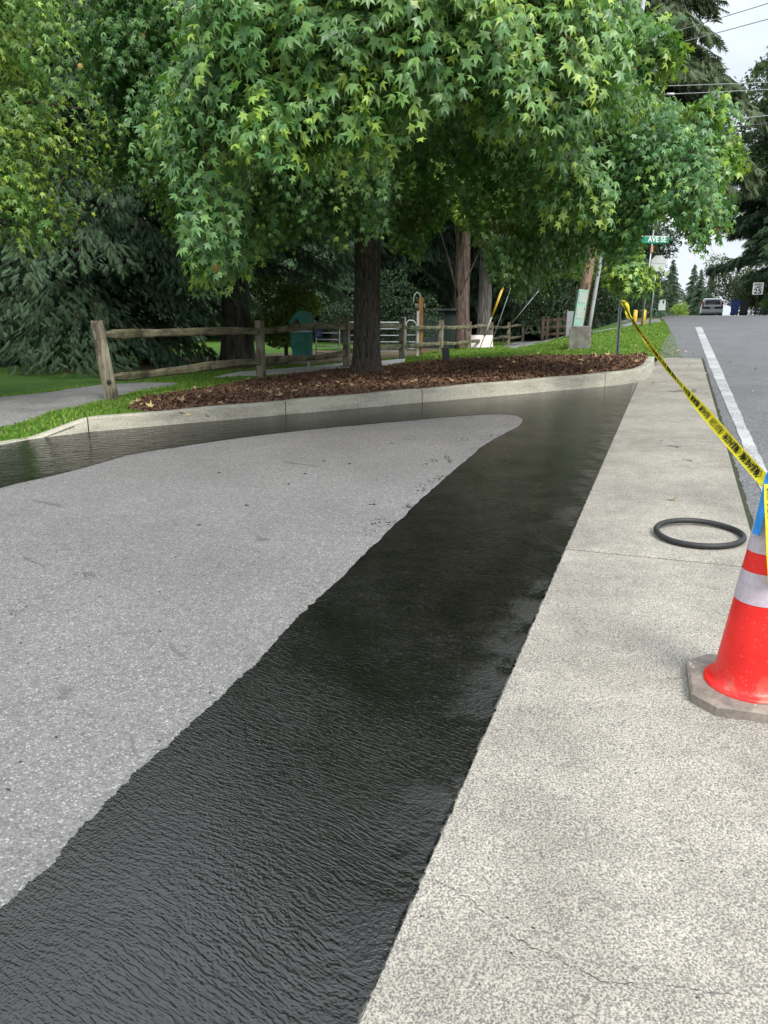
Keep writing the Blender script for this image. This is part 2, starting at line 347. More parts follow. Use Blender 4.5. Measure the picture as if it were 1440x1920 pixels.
class MB:
    """collects simple solids in one mesh"""
    def __init__(s): s.v = []; s.f = []; s.sm = []
    def add(s, V, F, smooth=False):
        b = len(s.v); s.v += [tuple(q) for q in V]; s.f += [tuple(i + b for i in f) for f in F]; s.sm += [smooth] * len(F); return s
    def box(s, x0, x1, y0, y1, z0, z1, bev=0.0, rot=None, at=None):
        bm = bmesh.new(); bmesh.ops.create_cube(bm, size=1)
        for q in bm.verts: q.co = Vector(((x0 + x1) / 2 + q.co.x * (x1 - x0), (y0 + y1) / 2 + q.co.y * (y1 - y0), (z0 + z1) / 2 + q.co.z * (z1 - z0)))
        if bev: bmesh.ops.bevel(bm, geom=list(bm.edges), offset=bev, segments=2, profile=.7, affect='EDGES')
        if rot is not None: bmesh.ops.transform(bm, matrix=rot, verts=bm.verts)
        if at is not None: bmesh.ops.translate(bm, vec=Vector(at), verts=bm.verts)
        bm.verts.index_update(); s.add([q.co for q in bm.verts], [[q.index for q in f.verts] for f in bm.faces]); bm.free(); return s
    def tube(s, pts, rad, n=10, cap=True, smooth=True, jit=0):
        pts = [Vector(p) for p in pts]; rad = rad if isinstance(rad, (list, tuple)) else [rad] * len(pts)
        V = []; F = []; up = None
        for i, p in enumerate(pts):
            t = (pts[min(i + 1, len(pts) - 1)] - pts[max(i - 1, 0)]).normalized()
            if up is None: up = Vector((1, 0, 0)) if abs(t.x) < .8 else Vector((0, 1, 0))
            a = t.cross(up).normalized(); up = a.cross(t).normalized(); 
            for k in range(n):
                an = 2 * math.pi * k / n; r = rad[i] * (1 + (random.uniform(-jit, jit) if jit else 0))
                V.append(p + a * math.cos(an) * r + up * math.sin(an) * r)
        for i in range(len(pts) - 1):
            for k in range(n): F.append((i * n + k, i * n + (k + 1) % n, (i + 1) * n + (k + 1) % n, (i + 1) * n + k))
        if cap: F.append(tuple(range(n - 1, -1, -1))); F.append(tuple((len(pts) - 1) * n + k for k in range(n)))
        return s.add(V, F, smooth)
    def lathe(s, prof, n=32, ctr=(0, 0), smooth=True, cap=True):
        V = []; F = []
        for r, z in prof:
            for k in range(n): an = 2 * math.pi * k / n; V.append((ctr[0] + r * math.cos(an), ctr[1] + r * math.sin(an), z))
        for i in range(len(prof) - 1):
            for k in range(n): F.append((i * n + k, i * n + (k + 1) % n, (i + 1) * n + (k + 1) % n, (i + 1) * n + k))
        if cap: F.append(tuple(range(n - 1, -1, -1))); F.append(tuple((len(prof) - 1) * n + k for k in range(n)))
        return s.add(V, F, smooth)
    def prism(s, poly, t0, t1, axis='y'):
        n = len(poly); f = {'y': lambda a, b, t: (a, t, b), 'x': lambda a, b, t: (t, a, b), 'z': lambda a, b, t: (a, b, t)}[axis]
        V = [f(a, b, t0) for a, b in poly] + [f(a, b, t1) for a, b in poly]
        F = [tuple(range(n)), tuple(range(2 * n - 1, n - 1, -1))] + [(i, i + n, (i + 1) % n + n, (i + 1) % n) for i in range(n)]
        return s.add(V, F)
    def build(s, name, m, parent=None, fix=True):
        me = bpy.data.meshes.new(name); me.from_pydata([tuple(q) for q in s.v], [], s.f); me.materials.append(MATS[m])
        me.polygons.foreach_set('use_smooth', s.sm)
        if fix:
            bm = bmesh.new(); bm.from_mesh(me); bmesh.ops.recalc_face_normals(bm, faces=bm.faces); bm.to_mesh(me); bm.free()
        o = bpy.data.objects.new(name, me); COL.objects.link(o)
        if parent: o.parent = parent
        return o
def copy_tree(o, parent=None):
    c = o.copy(); COL.objects.link(c)
    if parent: c.parent = parent
    for ch in [q for q in bpy.data.objects if q.parent == o]: copy_tree(ch, c)
    return c
def text_mesh(txt, size, name, m, parent, loc, rot, bold=.0, sx=1):
    cu = bpy.data.curves.new('t', 'FONT'); cu.body = txt; cu.size = size; cu.align_x = 'CENTER'; cu.align_y = 'CENTER'
    cu.extrude = .002; cu.offset = bold; cu.resolution_u = 3
    o = bpy.data.objects.new('t', cu); COL.objects.link(o)
    me = bpy.data.meshes.new_from_object(o.evaluated_get(bpy.context.evaluated_depsgraph_get()))
    bpy.data.objects.remove(o); me.materials.clear(); me.materials.append(MATS[m])
    q = bpy.data.objects.new(name, me); COL.objects.link(q); q.parent = parent; q.location = loc; q.rotation_euler = rot; q.scale = (sx, 1, 1)
    return q
def resample(pts, n):
    pts = np.asarray(pts, float); s = np.r_[0, np.cumsum(np.linalg.norm(np.diff(pts[:, :2], axis=0), axis=1))]
    t = np.linspace(0, s[-1], n); return np.stack([np.interp(t, s, pts[:, k]) for k in range(pts.shape[1])], 1)
def loft(name, A, B, zf, m, n=80, k=8, kind='structure', pw=1.0, pre=False, jit=0, thick=0):
    """sheet between two lines A and B given in (c, d); zf gives the height"""
    A = np.asarray(A, float) if pre else resample(A, n); B = np.asarray(B, float) if pre else resample(B, n); n = len(A)
    T = np.linspace(0, 1, k + 1) ** pw; V = []
    for i in range(n):
        for j, t in enumerate(T):
            c, d = A[i] * (1 - t) + B[i] * t
            if jit and j in (0, k) : c += random.uniform(-jit, jit); d += random.uniform(-jit, jit)
            V.append((*xy(c, d), zf(c, d)))
    F = [(i * (k + 1) + j, (i + 1) * (k + 1) + j, (i + 1) * (k + 1) + j + 1, i * (k + 1) + j + 1) for i in range(n - 1) for j in range(k)]
    V = np.array(V); F = np.array(F)
    a, b, c_ = V[F[0][0]], V[F[0][1]], V[F[0][2]]
    if np.cross(b - a, c_ - b)[2] < 0: F = F[:, ::-1]
    o = np_mesh(name, V, F, m, smooth=True); o['kind'] = kind; return o
def pcd(lst, kind='land'):
    r = []
    for u, v in lst: h = hit(u, v, kind); r.append(cd(h.x, h.y))
    return r

# ------------------------------------------------------------------ ground, lot, road, walk
gs = [(-900, -400), (-400, -60), (-60, -12), (-12, 12), (12, 60), (60, 400), (400, 900)]
cs = np.unique(np.r_[np.linspace(-900, -60, 12), np.linspace(-60, -12, 25), np.linspace(-12, 12, 49), np.linspace(12, 900, 22)])
ds = np.unique(np.r_[np.linspace(-300, -10, 12), np.linspace(-10, 40, 51), np.linspace(40, 200, 65), np.linspace(200, 1200, 20)])
V = []
for d in ds:
    for c in cs:
        low = LV + .006 * max(0, min(d, 200) - 40)
        z = min(P(d), low + (P(d) - low) * sstep(-8, -.8, c)) - .14
        if c < -20: z = low - .14
        if d > 200: z = min(z, 1.2)
        V.append((*xy(c, d), z))
nc = len(cs)
F = np.array([(i * nc + j, i * nc + j + 1, (i + 1) * nc + j + 1, (i + 1) * nc + j) for i in range(len(ds) - 1) for j in range(nc - 1)])
tag(np_mesh('ground', np.array(V), F, 'base_ground', smooth=True), kind='structure')

# parking-lot asphalt: between its left boundary / kerb and the walk
kb = [(b[0], b[1]) for b in BND[:6]] + [(-0.50, 12.98)]
A_ = resample(kb, 160); B_ = np.array([(-0.512, -9 + (12.98 + 9) * i / 159) for i in range(160)])
loft('parking_lot', A_ + np.array([(-.08, .05)] * 160), B_, lambda c, d: P(d), 'old_asphalt', k=30, pre=True)
# road
loft('road', [(.56, -8), (.56, 160)], [(11.5, -8), (11.5, 160)], lambda c, d: P(d) - .004, 'road_asphalt', n=200, k=6)
loft('road_shoulder', [(-.33, 17.3), (-.33, 20), (-.2, 28), (-.6, 40), (-2.0, 60), (-2.6, 160)], [(.56, 17.3), (.56, 160)], lambda c, d: P(d) + .002, 'road_asphalt', n=160, k=4)
loft('edge_line', [(.70, -6), (.70, 9), (.655, 16), (.645, 31.5)], [(.80, -6), (.81, 9), (.84, 16), (.87, 31.5)], lambda c, d: P(d) + .0015, 'worn_paint', n=200, k=2, jit=.006)
# walk: slabs with open joints over a strip of dirt
def walk():
    mb_v = []; mb_f = []; js = [-7, -2.6, 0.8 - 2.2, 4.42, 7.0, 9.55, 12.9, 15.3, 17.65]
    js = [-7, -3.2, 4.42, 9.55, 12.9, 15.3, 17.65]
    b = MB()
    for d0, d1 in zip(js[:-1], js[1:]):
        n = 14; e = .015; bev = .008
        ds_ = [d0 + e, d0 + e + bev] + [d0 + (d1 - d0) * i / n for i in range(1, n)] + [d1 - e - bev, d1 - e]
        V = []; F = []
        prof = [(-.51, -.05), (-.51, -bev), (-.51 + bev, 0), (-.17, 0), (.2, 0), (.545 - bev, 0), (.545, -bev), (.545, -.05)]
        for i, d in enumerate(ds_):
            end = -bev if i in (0, len(ds_) - 1) else 0
            for c, h in prof: V.append(tuple(W(c, d, min(h, end) + .012)))
        k = len(prof)
        for i in range(len(ds_) - 1):
            for j in range(k - 1): F.append((i * k + j, i * k + j + 1, (i + 1) * k + j + 1, (i + 1) * k + j))
        F.append(tuple(range(k))); F.append(tuple((len(ds_) - 1) * k + j for j in range(k - 1, -1, -1)))
        b.add(V, F)
    tag(b.build('sidewalk', 'concrete_walk'), kind='structure')
walk()
loft('joint_dirt', [(-.505, -6.9), (-.505, 17.6)], [(.54, -6.9), (.54, 17.6)], lambda c, d: P(d) - .003, 'joint_dirt', n=60, k=3)
loft('mossy_gap', [(.535, 3), (.535, 17.8)], [(.575, 3), (.59, 17.8)], lambda c, d: P(d) + .004, 'moss', n=240, k=2, jit=.012)
# hairline crack in the near slab
def crack(pts, wd):
    pts = resample(np.array([cd(*hit(u, v).xy) for u, v in pts]), 70); A = []; B = []
    off = 0
    for i, (c, d) in enumerate(pts):
        off = off * .8 + random.uniform(-.006, .006); q = wd * random.uniform(.15, 1) * (1 if 3 < i < 66 else .3)
        A.append((c + off * .4, d + off - q)); B.append((c + off * .4, d + off + q))
    return loft('pavement_crack', A, B, lambda c, d: P(d) + .0125, 'joint_dirt', k=1, pre=True)
crack([(815, 1655), (870, 1695), (930, 1745), (1000, 1785), (1060, 1820), (1140, 1845), (1240, 1860), (1440, 1885)], .0013)
crack([(780, 1640), (830, 1670), (880, 1700)], .0010)
# painted utility-cover shadow, stain spots, pebbles on the walk
def blob(c, d, rc, rd, n=22, ir=.3, rot=0):
    out = []
    ph = [random.uniform(0, 6.28) for _ in range(4)]
    for i in range(n):
        a = 2 * math.pi * i / n; r = 1 + ir * (math.sin(2 * a + ph[0]) * .4 + math.sin(3 * a + ph[1]) * .35 + math.sin(5 * a + ph[2]) * .3 + math.sin(9 * a + ph[3]) * .2)
        x, y = rc * r * math.cos(a), rd * r * math.sin(a)
        out.append((c + x * math.cos(rot) - y * math.sin(rot), d + x * math.sin(rot) + y * math.cos(rot)))
    return out
def flat_blobs(name, lst, z, m, kind='structure'):
    V = []; F = []
    for bl in lst:
        b0 = len(V); cc = np.mean(bl, 0); V.append(W(cc[0], cc[1], z)); V += [W(c, d, z) for c, d in bl]; n = len(bl)
        F += [(b0, b0 + 1 + i, b0 + 1 + (i + 1) % n) for i in range(n)]
    o = np_mesh(name, np.array(V), np.array(F), m); o['kind'] = kind; return o
spots = []
def sp(u, v, w_, h_, rot=0, ir=.5, n=22):
    q = hit(u, v); c, d = cd(q.x, q.y); spots.append(blob(c, d, w_, h_, n, ir, rot))
for u, v in [(462, 948), (411, 887), (572, 889), (541, 908), (374, 985), (608, 865), (735, 832), (655, 870)]: sp(u, v, random.uniform(.012, .022), random.uniform(.008, .014), random.uniform(0, 3))
rough = random.Random(5)
def speck(u, v, ru, rv, n, s0=.006, s1=.02):   # broken print made of many flecks
    for _ in range(n):
        a = rough.uniform(0, 6.28); r = rough.uniform(0, 1) ** .6
        uu, vv = u + ru * r * math.cos(a), v + rv * r * math.sin(a); q = hit(uu, vv); c, d = cd(q.x, q.y); s = rough.uniform(s0, s1)
        spots.append(blob(c, d, s * 1.5, s * .8, 9, .5, rough.uniform(0, 3)))
for u, v, a, b, n in [(866, 825, 12, 6, 34), (908, 822, 12, 5, 24), (925, 817, 10, 4, 24), (880, 784, 16, 4, 30), (955, 795, 20, 9, 60), (955, 783, 16, 5, 30), (890, 842, 10, 3, 18),
                      (815, 863, 8, 6, 24), (843, 866, 9, 6, 34), (838, 858, 6, 3, 18), (800, 872, 10, 3, 14), (827, 897, 14, 6, 40), (790, 915, 9, 9, 26), (808, 905, 8, 3, 12),
                      (700, 944, 13, 5, 16), (720, 980, 22, 10, 34), (760, 824, 22, 3, 16), (165, 1080, 26, 6, 40), (60, 1055, 45, 14, 20), (690, 1000, 20, 8, 40), (30, 1150, 16, 5, 16),
                      (770, 950, 16, 5, 26), (570, 1100, 20, 8, 12)]: speck(u, v, a * 1.15, b, n, .0012 if v > 990 else .002, .0035 if v > 990 else .0065)
for _ in range(26):
    sp(rough.uniform(0, 700), rough.uniform(860, 1500), .006, .004)
stn_shadow = []
for u, v, a_, b_ in [(1272, 735, .13, .10), (1300, 735, .05, .16), (1265, 840, .05, .06), (1290, 866, .04, .03), (1240, 829, .02, .02)]:  # large blobs paint a utility cover's shadow, small ones are stain spots
    q = hit(u, v); c, d = cd(q.x, q.y); stn_shadow.append(blob(c, d, a_, b_, 40, .7))
sc_ = []
for u, v, a_, b_, ro in [(60, 1052, .010, .10, 1.2), (170, 1078, .008, .07, 1.2), (120, 1300, .02, .05, .5), (330, 1220, .015, .06, 1.0), (95, 945, .02, .14, 1.3), (490, 1010, .02, .08, 1.1), (250, 1400, .008, .05, .8), (560, 870, .02, .16, 1.4)]:
    q = hit(u, v); c, d = cd(q.x, q.y); sc_.append(blob(c, d, a_, b_, 30, .9, ro))
flat_blobs('asphalt_scuffs', sc_, .002, 'scuff')
flat_blobs('pavement_stain_shadow', stn_shadow, .0124, 'stain')
flat_blobs('sealer_splashes', spots, .0035, 'wet_sealer')

# wet sealer band
pair = [((-300, 905), (-260, 1010)), ((-120, 862), (-110, 960)), ((0, 837), (0, 914)), ((62, 825), (120, 888)), ((110, 819), (190, 868)), ((165, 812), (240, 853)), ((260, 802), (330, 839)), ((400, 789), (430, 824)), ((525, 778), (560, 808)),
        ((650, 766), (690, 796)), ((780, 755), (800, 786)), ((900, 745), (870, 780)), ((1000, 737), (920, 777)), ((1080, 731), (955, 777)), ((1143, 725), (975, 781)), ((1189, 719), (981, 788)),
        ((1182, 752), (975, 799)), ((1160, 800), (945, 814)), ((1135, 858), (903, 838)), ((1115, 903), (885, 855)), ((1100, 937), (845, 888)), ((1080, 981), (800, 928)), ((1058, 1030), (745, 980)), ((1030, 1093), (700, 1025)), ((995, 1171), (640, 1085)),
        ((960, 1249), (590, 1130)), ((930, 1316), (545, 1172)), ((900, 1383), (500, 1228)), ((870, 1450), (450, 1275)), ((840, 1517), (395, 1325)), ((800, 1607), (320, 1394)), ((760, 1696), (250, 1455)), ((715, 1797), (200, 1510)),
        ((660, 1920), (95, 1625)), ((620, 2010), (0, 1712)), ((560, 2150), (-250, 1930))]
A = []; B = []
for (a, b), (c_, d_) in pair:
    p1 = hit(a, b); p2 = hit(c_, d_); A.append(cd(p1.x, p1.y)); B.append(cd(p2.x, p2.y))
A = np.array(A); B = np.array(B)
A[3:16] += np.array([(-.02, .02)]); A[16:] = np.array([(-.513, q[1]) for q in A[16:]])
tt = np.linspace(0, len(A) - 1, 900); ii = np.arange(len(A))
A2 = np.stack([np.interp(tt, ii, A[:, k]) for k in (0, 1)], 1)
def smooth_interp(Q):
    r = np.stack([np.interp(tt, ii, Q[:, k]) for k in (0, 1)], 1); ker = np.hanning(31); ker /= ker.sum()
    pad = np.r_[np.repeat(r[:1], 15, 0), r, np.repeat(r[-1:], 15, 0)]
    return np.stack([np.convolve(pad[:, k], ker, 'valid') for k in (0, 1)], 1)
B2 = smooth_interp(B)
nb = np.convolve(rng.normal(0, 1, 930), np.hanning(9), 'valid')[:900] * .0022 + rng.normal(0, .003, 900)
nrm = (B2 - A2); nrm /= np.linalg.norm(nrm, axis=1)[:, None]; B2 = B2 + nrm * nb[:, None]
mask = np.arange(900) > 400; A2[~mask] += (nrm * -np.abs(rng.normal(0, .003, 900))[:, None])[~mask]
loft('wet_sealer', A2, B2, lambda c, d: P(d) + .0055, 'wet_sealer', k=16, pre=True)

edge = []
for _ in range(420):
    d = 1.0 + 11.9 * rough.random() ** 1.3; edge.append(blob(-.511 + abs(rough.gauss(0, .002)), d, rough.uniform(.002, .007), rough.uniform(.005, .028), 9, .6))
flat_blobs('sealer_smears', edge, .0127, 'wet_sealer')
# kerb
def kerb():
    pts = [KA, KB]; arc = []
    for i in range(1, 9):
        t = i / 8; p0, p1, p2 = Vector((*KB, 0)), Vector((-.42, 12.96, 0)), Vector((-.36, 14.0, 0))
        q = p0 * (1 - t) ** 2 + p1 * 2 * t * (1 - t) + p2 * t * t; arc.append((q.x, q.y))
    path = [(-7.4, 3.2), (-6.72, 5.3), (-6.60, 5.75), (-6.47, 6.30), (-6.16, 6.81)]
    full = path + [(KA[0] + (KB[0] - KA[0]) * t, KA[1] + (KB[1] - KA[1]) * t) for t in np.linspace(0, 1, 60)[1:]] + arc + [(-.345, 14.6), (-.335, 15.2), (-.33, 15.65)]
    full = resample(full, 240); s = np.r_[0, np.cumsum(np.linalg.norm(np.diff(full, axis=0), axis=1))]
    s0 = 3.32; sK = s0 + .0
    sA = s[np.argmin(np.hypot(full[:, 0] + 6.16, full[:, 1] - 6.81))]; sC = s[np.argmin(np.hypot(full[:, 0] + .95, full[:, 1] - 12.38))]
    joints = [sA - .62, sA + .02, sA + 2.37, sA + 4.34, sC]
    def hh(q):
        if q < sA - .60: return .008
        if q < sA: return .008 + (.152 - .008) * (q - sA + .6) / .6
        return .16 + .05 * (q - sA) / (sC - sA) if q < sC else .21
    b = MB(); edges = [0] + joints + [s[-1]]
    for e0, e1 in zip(edges[:-1], edges[1:]):
        a0, a1 = e0 + .006, e1 - .006; n = max(4, int((a1 - a0) / .06)); V = []; F = []
        for i in range(n + 1):
            q = a0 + (a1 - a0) * i / n; c = np.interp(q, s, full[:, 0]); d = np.interp(q, s, full[:, 1])
            c2 = np.interp(q + .02, s, full[:, 0]); d2 = np.interp(q + .02, s, full[:, 1]); c0 = np.interp(q - .02, s, full[:, 0]); d0 = np.interp(q - .02, s, full[:, 1])
            t = np.array([c2 - c0, d2 - d0]); t /= np.linalg.norm(t) + 1e-9; nb_ = np.array([-t[1], t[0]]); h = hh(q) + .004 * math.sin(q * 5)
            r = min(.02, h * .5); g = 0.0 if i not in (0, n) else .004
            prof = [(0 + g, -.06), (.004 + g, 0), (.016 + g, h - r), (.022, h - r * .35 - g), (.035, h - g), (.125, h - g), (.142, h - r * .4 - g), (.15 - g, h - r - .01), (.15, -.06)]
            k = len(prof)
            for o_, z in prof: V.append(tuple(W(c + nb_[0] * o_, d + nb_[1] * o_, z)))
        for i in range(n):
            for j in range(k - 1): F.append((i * k + j, (i + 1) * k + j, (i + 1) * k + j + 1, i * k + j + 1))
        b.add(V, F, False); 
        m_ = len(b.v) - len(V); b.f.append(tuple(m_ + j for j in range(k))); b.sm.append(False); b.f.append(tuple(m_ + n * k + j for j in range(k))); b.sm.append(False)
    tag(b.build('kerb', 'kerb_concrete'), kind='structure')
kerb()

# land behind the kerb
bp = [(-8.2, -9), (-6.9, 2), (-6.62, 5.5), (-6.45, 6.33), KA, KB, (-.55, 13.1), (-.47, 15.63), (-.30, 15.68), (-.27, 17.7), (.2, 17.8), (.17, 18.6), (.02, 24), (-.35, 34), (-1.2, 52)]
fp = [(-70, -60), (-80, 0), (-85, 18), (-85, 50), (-80, 85), (-14, 140), (-9, 140), (-6, 140), (-5.8, 140), (-4, 140), (-3.2, 140), (-3.1, 140), (-2.7, 140), (-2.3, 140), (-1.9, 140)]
seg = [6, 10, 4, 5, 70, 8, 14, 2, 12, 6, 6, 16, 16, 12]
Ab = []; Bb = []
for i, n_ in enumerate(seg):
    for j in range(n_):
        t = j / n_; Ab.append([bp[i][k] + (bp[i + 1][k] - bp[i][k]) * t for k in (0, 1)]); Bb.append([fp[i][k] + (fp[i + 1][k] - fp[i][k]) * t for k in (0, 1)])
Ab.append(bp[-1]); Bb.append(fp[-1])
Ab = np.array(Ab); 
for i, q in enumerate(Ab):          # tuck the lawn edge under the kerb top
    if KA[0] - .05 < q[0] < KB[0] + .03: Ab[i] = q + np.array([-.727, .687]) * .10
loft('lawn', Ab, Bb, land, 'grass', k=110, pw=2.6, pre=True)

# beds and paths lying on the land
def over(name, up, lo, m, z, n=90, k=10, jit=.02, kind='structure', mound=0, kb_=None):
    A = np.array(pcd(up)) ; B = np.array(pcd(lo)) if kb_ is None else np.array(kb_)
    A = resample(A, n); B = resample(B, n)
    def zf(c, d): return land(c, d) + z
    POLY.append((A, B)); return loft(name, A, B, zf, m, k=k, pre=True, jit=jit, kind=kind)
POLY = []
kback = [(KA[0] + (KB[0] - KA[0]) * t - .727 * .135, KA[1] + (KB[1] - KA[1]) * t + .687 * .135) for t in np.linspace(.10, 1, 30)] + [(-.62, 13.15), (-.50, 13.9), (-.49, 15.5)]
over('mulch_bed', [(245, 768), (268, 748), (330, 737), (400, 727), (470, 713), (560, 701), (640, 692), (720, 688), (800, 678), (880, 673), (960, 670), (1050, 668), (1130, 667), (1180, 667), (1206, 665)], None, 'mulch', .014, kb_=kback, n=110, k=16, jit=.03)
over('gravel_path', [(-250, 775), (0, 745), (100, 735), (180, 723), (260, 718), (330, 718)], [(-250, 850), (0, 802), (60, 787), (115, 770), (190, 752), (260, 734), (335, 722)], 'gravel', .008, jit=.03)
over('park_path', [(395, 709), (450, 697), (560, 689), (640, 681), (710, 677), (760, 672)], [(396, 709.6), (470, 706), (560, 701), (620, 697), (700, 690), (760, 680)], 'pale_gravel', .008)
over('bare_earth', [(120, 694), (230, 687), (330, 675), (480, 664), (640, 655), (760, 650), (830, 645)], [(120, 699), (230, 698), (330, 695), (480, 691), (640, 679), (760, 670), (830, 655)], 'bare_dirt', .006, jit=.1)
over('walkway', [(940, 648), (1000, 633), (1060, 622), (1130, 612), (1180, 603), (1236, 598)], [(960, 655), (1020, 643), (1070, 632), (1135, 621), (1185, 611), (1240, 604)], 'gravel', .008)
over('dry_verge', [(920, 632), (1000, 622), (1060, 612), (1130, 603), (1180, 598), (1236, 594)], [(940, 646), (1000, 632), (1060, 621), (1130, 611), (1180, 602), (1236, 597.5)], 'dry_grass', .006)

def in_poly(c, d, pad=0):
    res = np.zeros(len(c), bool)
    for A, B in POLY:
        pts = np.r_[A, B[::-1]]; x, y = pts[:, 0], pts[:, 1]; ins = np.zeros(len(c), bool); j = len(x) - 1
        for i in range(len(x)):
            cond = ((y[i] > d) != (y[j] > d)) & (c < (x[j] - x[i]) * (d - y[i]) / (y[j] - y[i] + 1e-12) + x[i]); ins ^= cond; j = i
        res |= ins
    return res
def lot_side(c, d):   # True when on the land
    pts = np.array([(b[0], b[1]) for b in BND]); 
    x = np.interp(d, pts[:, 1], pts[:, 0])
    return c < x - .03 - .12 * ((d > 6.5) & (d < 16))
def grass_blades():
    n = 150000
    d = 5.5 + 36 * rng.random(n) ** 1.9; c = -9.5 + 10 * rng.random(n)
    ok = lot_side(c, d) & ~in_poly(c, d); u, v = proj(np.stack([c * CA + d * SA, -c * SA + d * CA, np.full(n, .6)], 1)); ok &= (u > -60) & (u < 1500)
    c, d = c[ok], d[ok]; n = len(c); z = np.array([land(a, b) for a, b in zip(c, d)])
    x = c * CA + d * SA; y = -c * SA + d * CA
    a = rng.random(n) * 6.28; h = (.025 + .03 * rng.random(n)) ; wd = .006 + .006 * rng.random(n) + .0004 * d
    V = np.zeros((n, 3, 3)); V[:, 0] = np.stack([x - np.cos(a) * wd, y - np.sin(a) * wd, z], 1); V[:, 1] = np.stack([x + np.cos(a) * wd, y + np.sin(a) * wd, z], 1)
    V[:, 2] = np.stack([x + rng.normal(0, .018, n), y + rng.normal(0, .018, n), z + h], 1)
    t = rng.random((n, 1)); base = np.array([.10, .22, .03]) * (1 - t) + np.array([.24, .40, .06]) * t
    base[rng.random(n) < .05] = (.38, .32, .14)
    o = np_mesh('grass', V.reshape(-1, 3), np.arange(n * 3).reshape(-1, 3), 'grass_blade', tint=np.repeat(base, 3, 0))
    tag(o, 'short bright green lawn grass beside the kerb and the road', 'grass', kind='stuff')
grass_blades()
def mulch_chips():
    n = 42000; A, B = POLY[0]
    i = rng.integers(0, len(A) - 1, n); f = rng.random(n)[:, None]; t = rng.random(n)[:, None]
    Q = (A[i] * (1 - f) + A[i + 1] * f) * (1 - t) + (B[i] * (1 - f) + B[i + 1] * f) * t
    z = np.array([land(a, b) for a, b in Q]) + .016
    x = Q[:, 0] * CA + Q[:, 1] * SA; y = -Q[:, 0] * SA + Q[:, 1] * CA; C0 = np.stack([x, y, z], 1)
    a = rng.random(n) * 6.28; l = .012 + .035 * rng.random(n); w_ = .004 + .008 * rng.random(n)
    ax = np.stack([np.cos(a), np.sin(a), rng.normal(0, .45, n)], 1); ay = np.stack([-np.sin(a), np.cos(a), rng.normal(0, .5, n)], 1)
    V = np.stack([C0 - ax * l[:, None] - ay * w_[:, None], C0 + ax * l[:, None] - ay * w_[:, None] * .5, C0 + ax * l[:, None] * .8 + ay * w_[:, None], C0 - ax * l[:, None] * .9 + ay * w_[:, None]], 1)
    V[:, :, 2] += .01
    o = np_mesh('mulch_chips', V.reshape(-1, 3), np.arange(n * 4).reshape(-1, 4), 'chips')
    tag(o, 'dark reddish brown bark mulch spread round the big tree', 'mulch', kind='stuff')
mulch_chips()

# ------------------------------------------------------------------ leaves
def star_template():
    pts = []; 
    for a, r in [(0, 1.0), (16, .60), (28, .40), (53, .94), (72, .50), (84, .36), (110, .66), (150, .24)]:
        pts.append((a, r))
    full = pts + [(-a, r) for a, r in reversed(pts[1:])]
    V = [(0, 0, .0)]
    for a, r in full: V.append((math.sin(R(a)) * r, math.cos(R(a)) * r, -.30 * r * r + .02))
    n = len(full); F = [(0, 1 + (i + 1) % n, 1 + i) for i in range(n)]
    V = np.array(V); V[:, 1] += .12; V[:, 2] -= np.abs(V[:, 0]) * .12
    return V, np.array(F)
STV, STF = star_template()
def unit(a): return a / (np.linalg.norm(a, axis=-1, keepdims=True) + 1e-9)
def leaf_mesh(name, Pn, ax, nr, size, tint, m, parent, tv=STV, tf=STF):
    n = len(Pn); ax = unit(ax); nr = unit(nr - ax * np.sum(nr * ax, 1, keepdims=True)); sx = np.cross(ax, nr)
    curl = rng.uniform(-.2, 2.6, (n, 1, 1)); sx = sx * rng.uniform(.72, 1.12, (n, 1))
    V = Pn[:, None, :] + size[:, None, None] * (tv[None, :, 0:1] * sx[:, None, :] + tv[None, :, 1:2] * ax[:, None, :] + tv[None, :, 2:3] * curl * nr[:, None, :])
    F = (tf[None] + (np.arange(n) * len(tv))[:, None, None]).reshape(-1, 3)
    return np_mesh(name, V.reshape(-1, 3), F, m, parent, tint=np.repeat(tint, len(tv), 0))
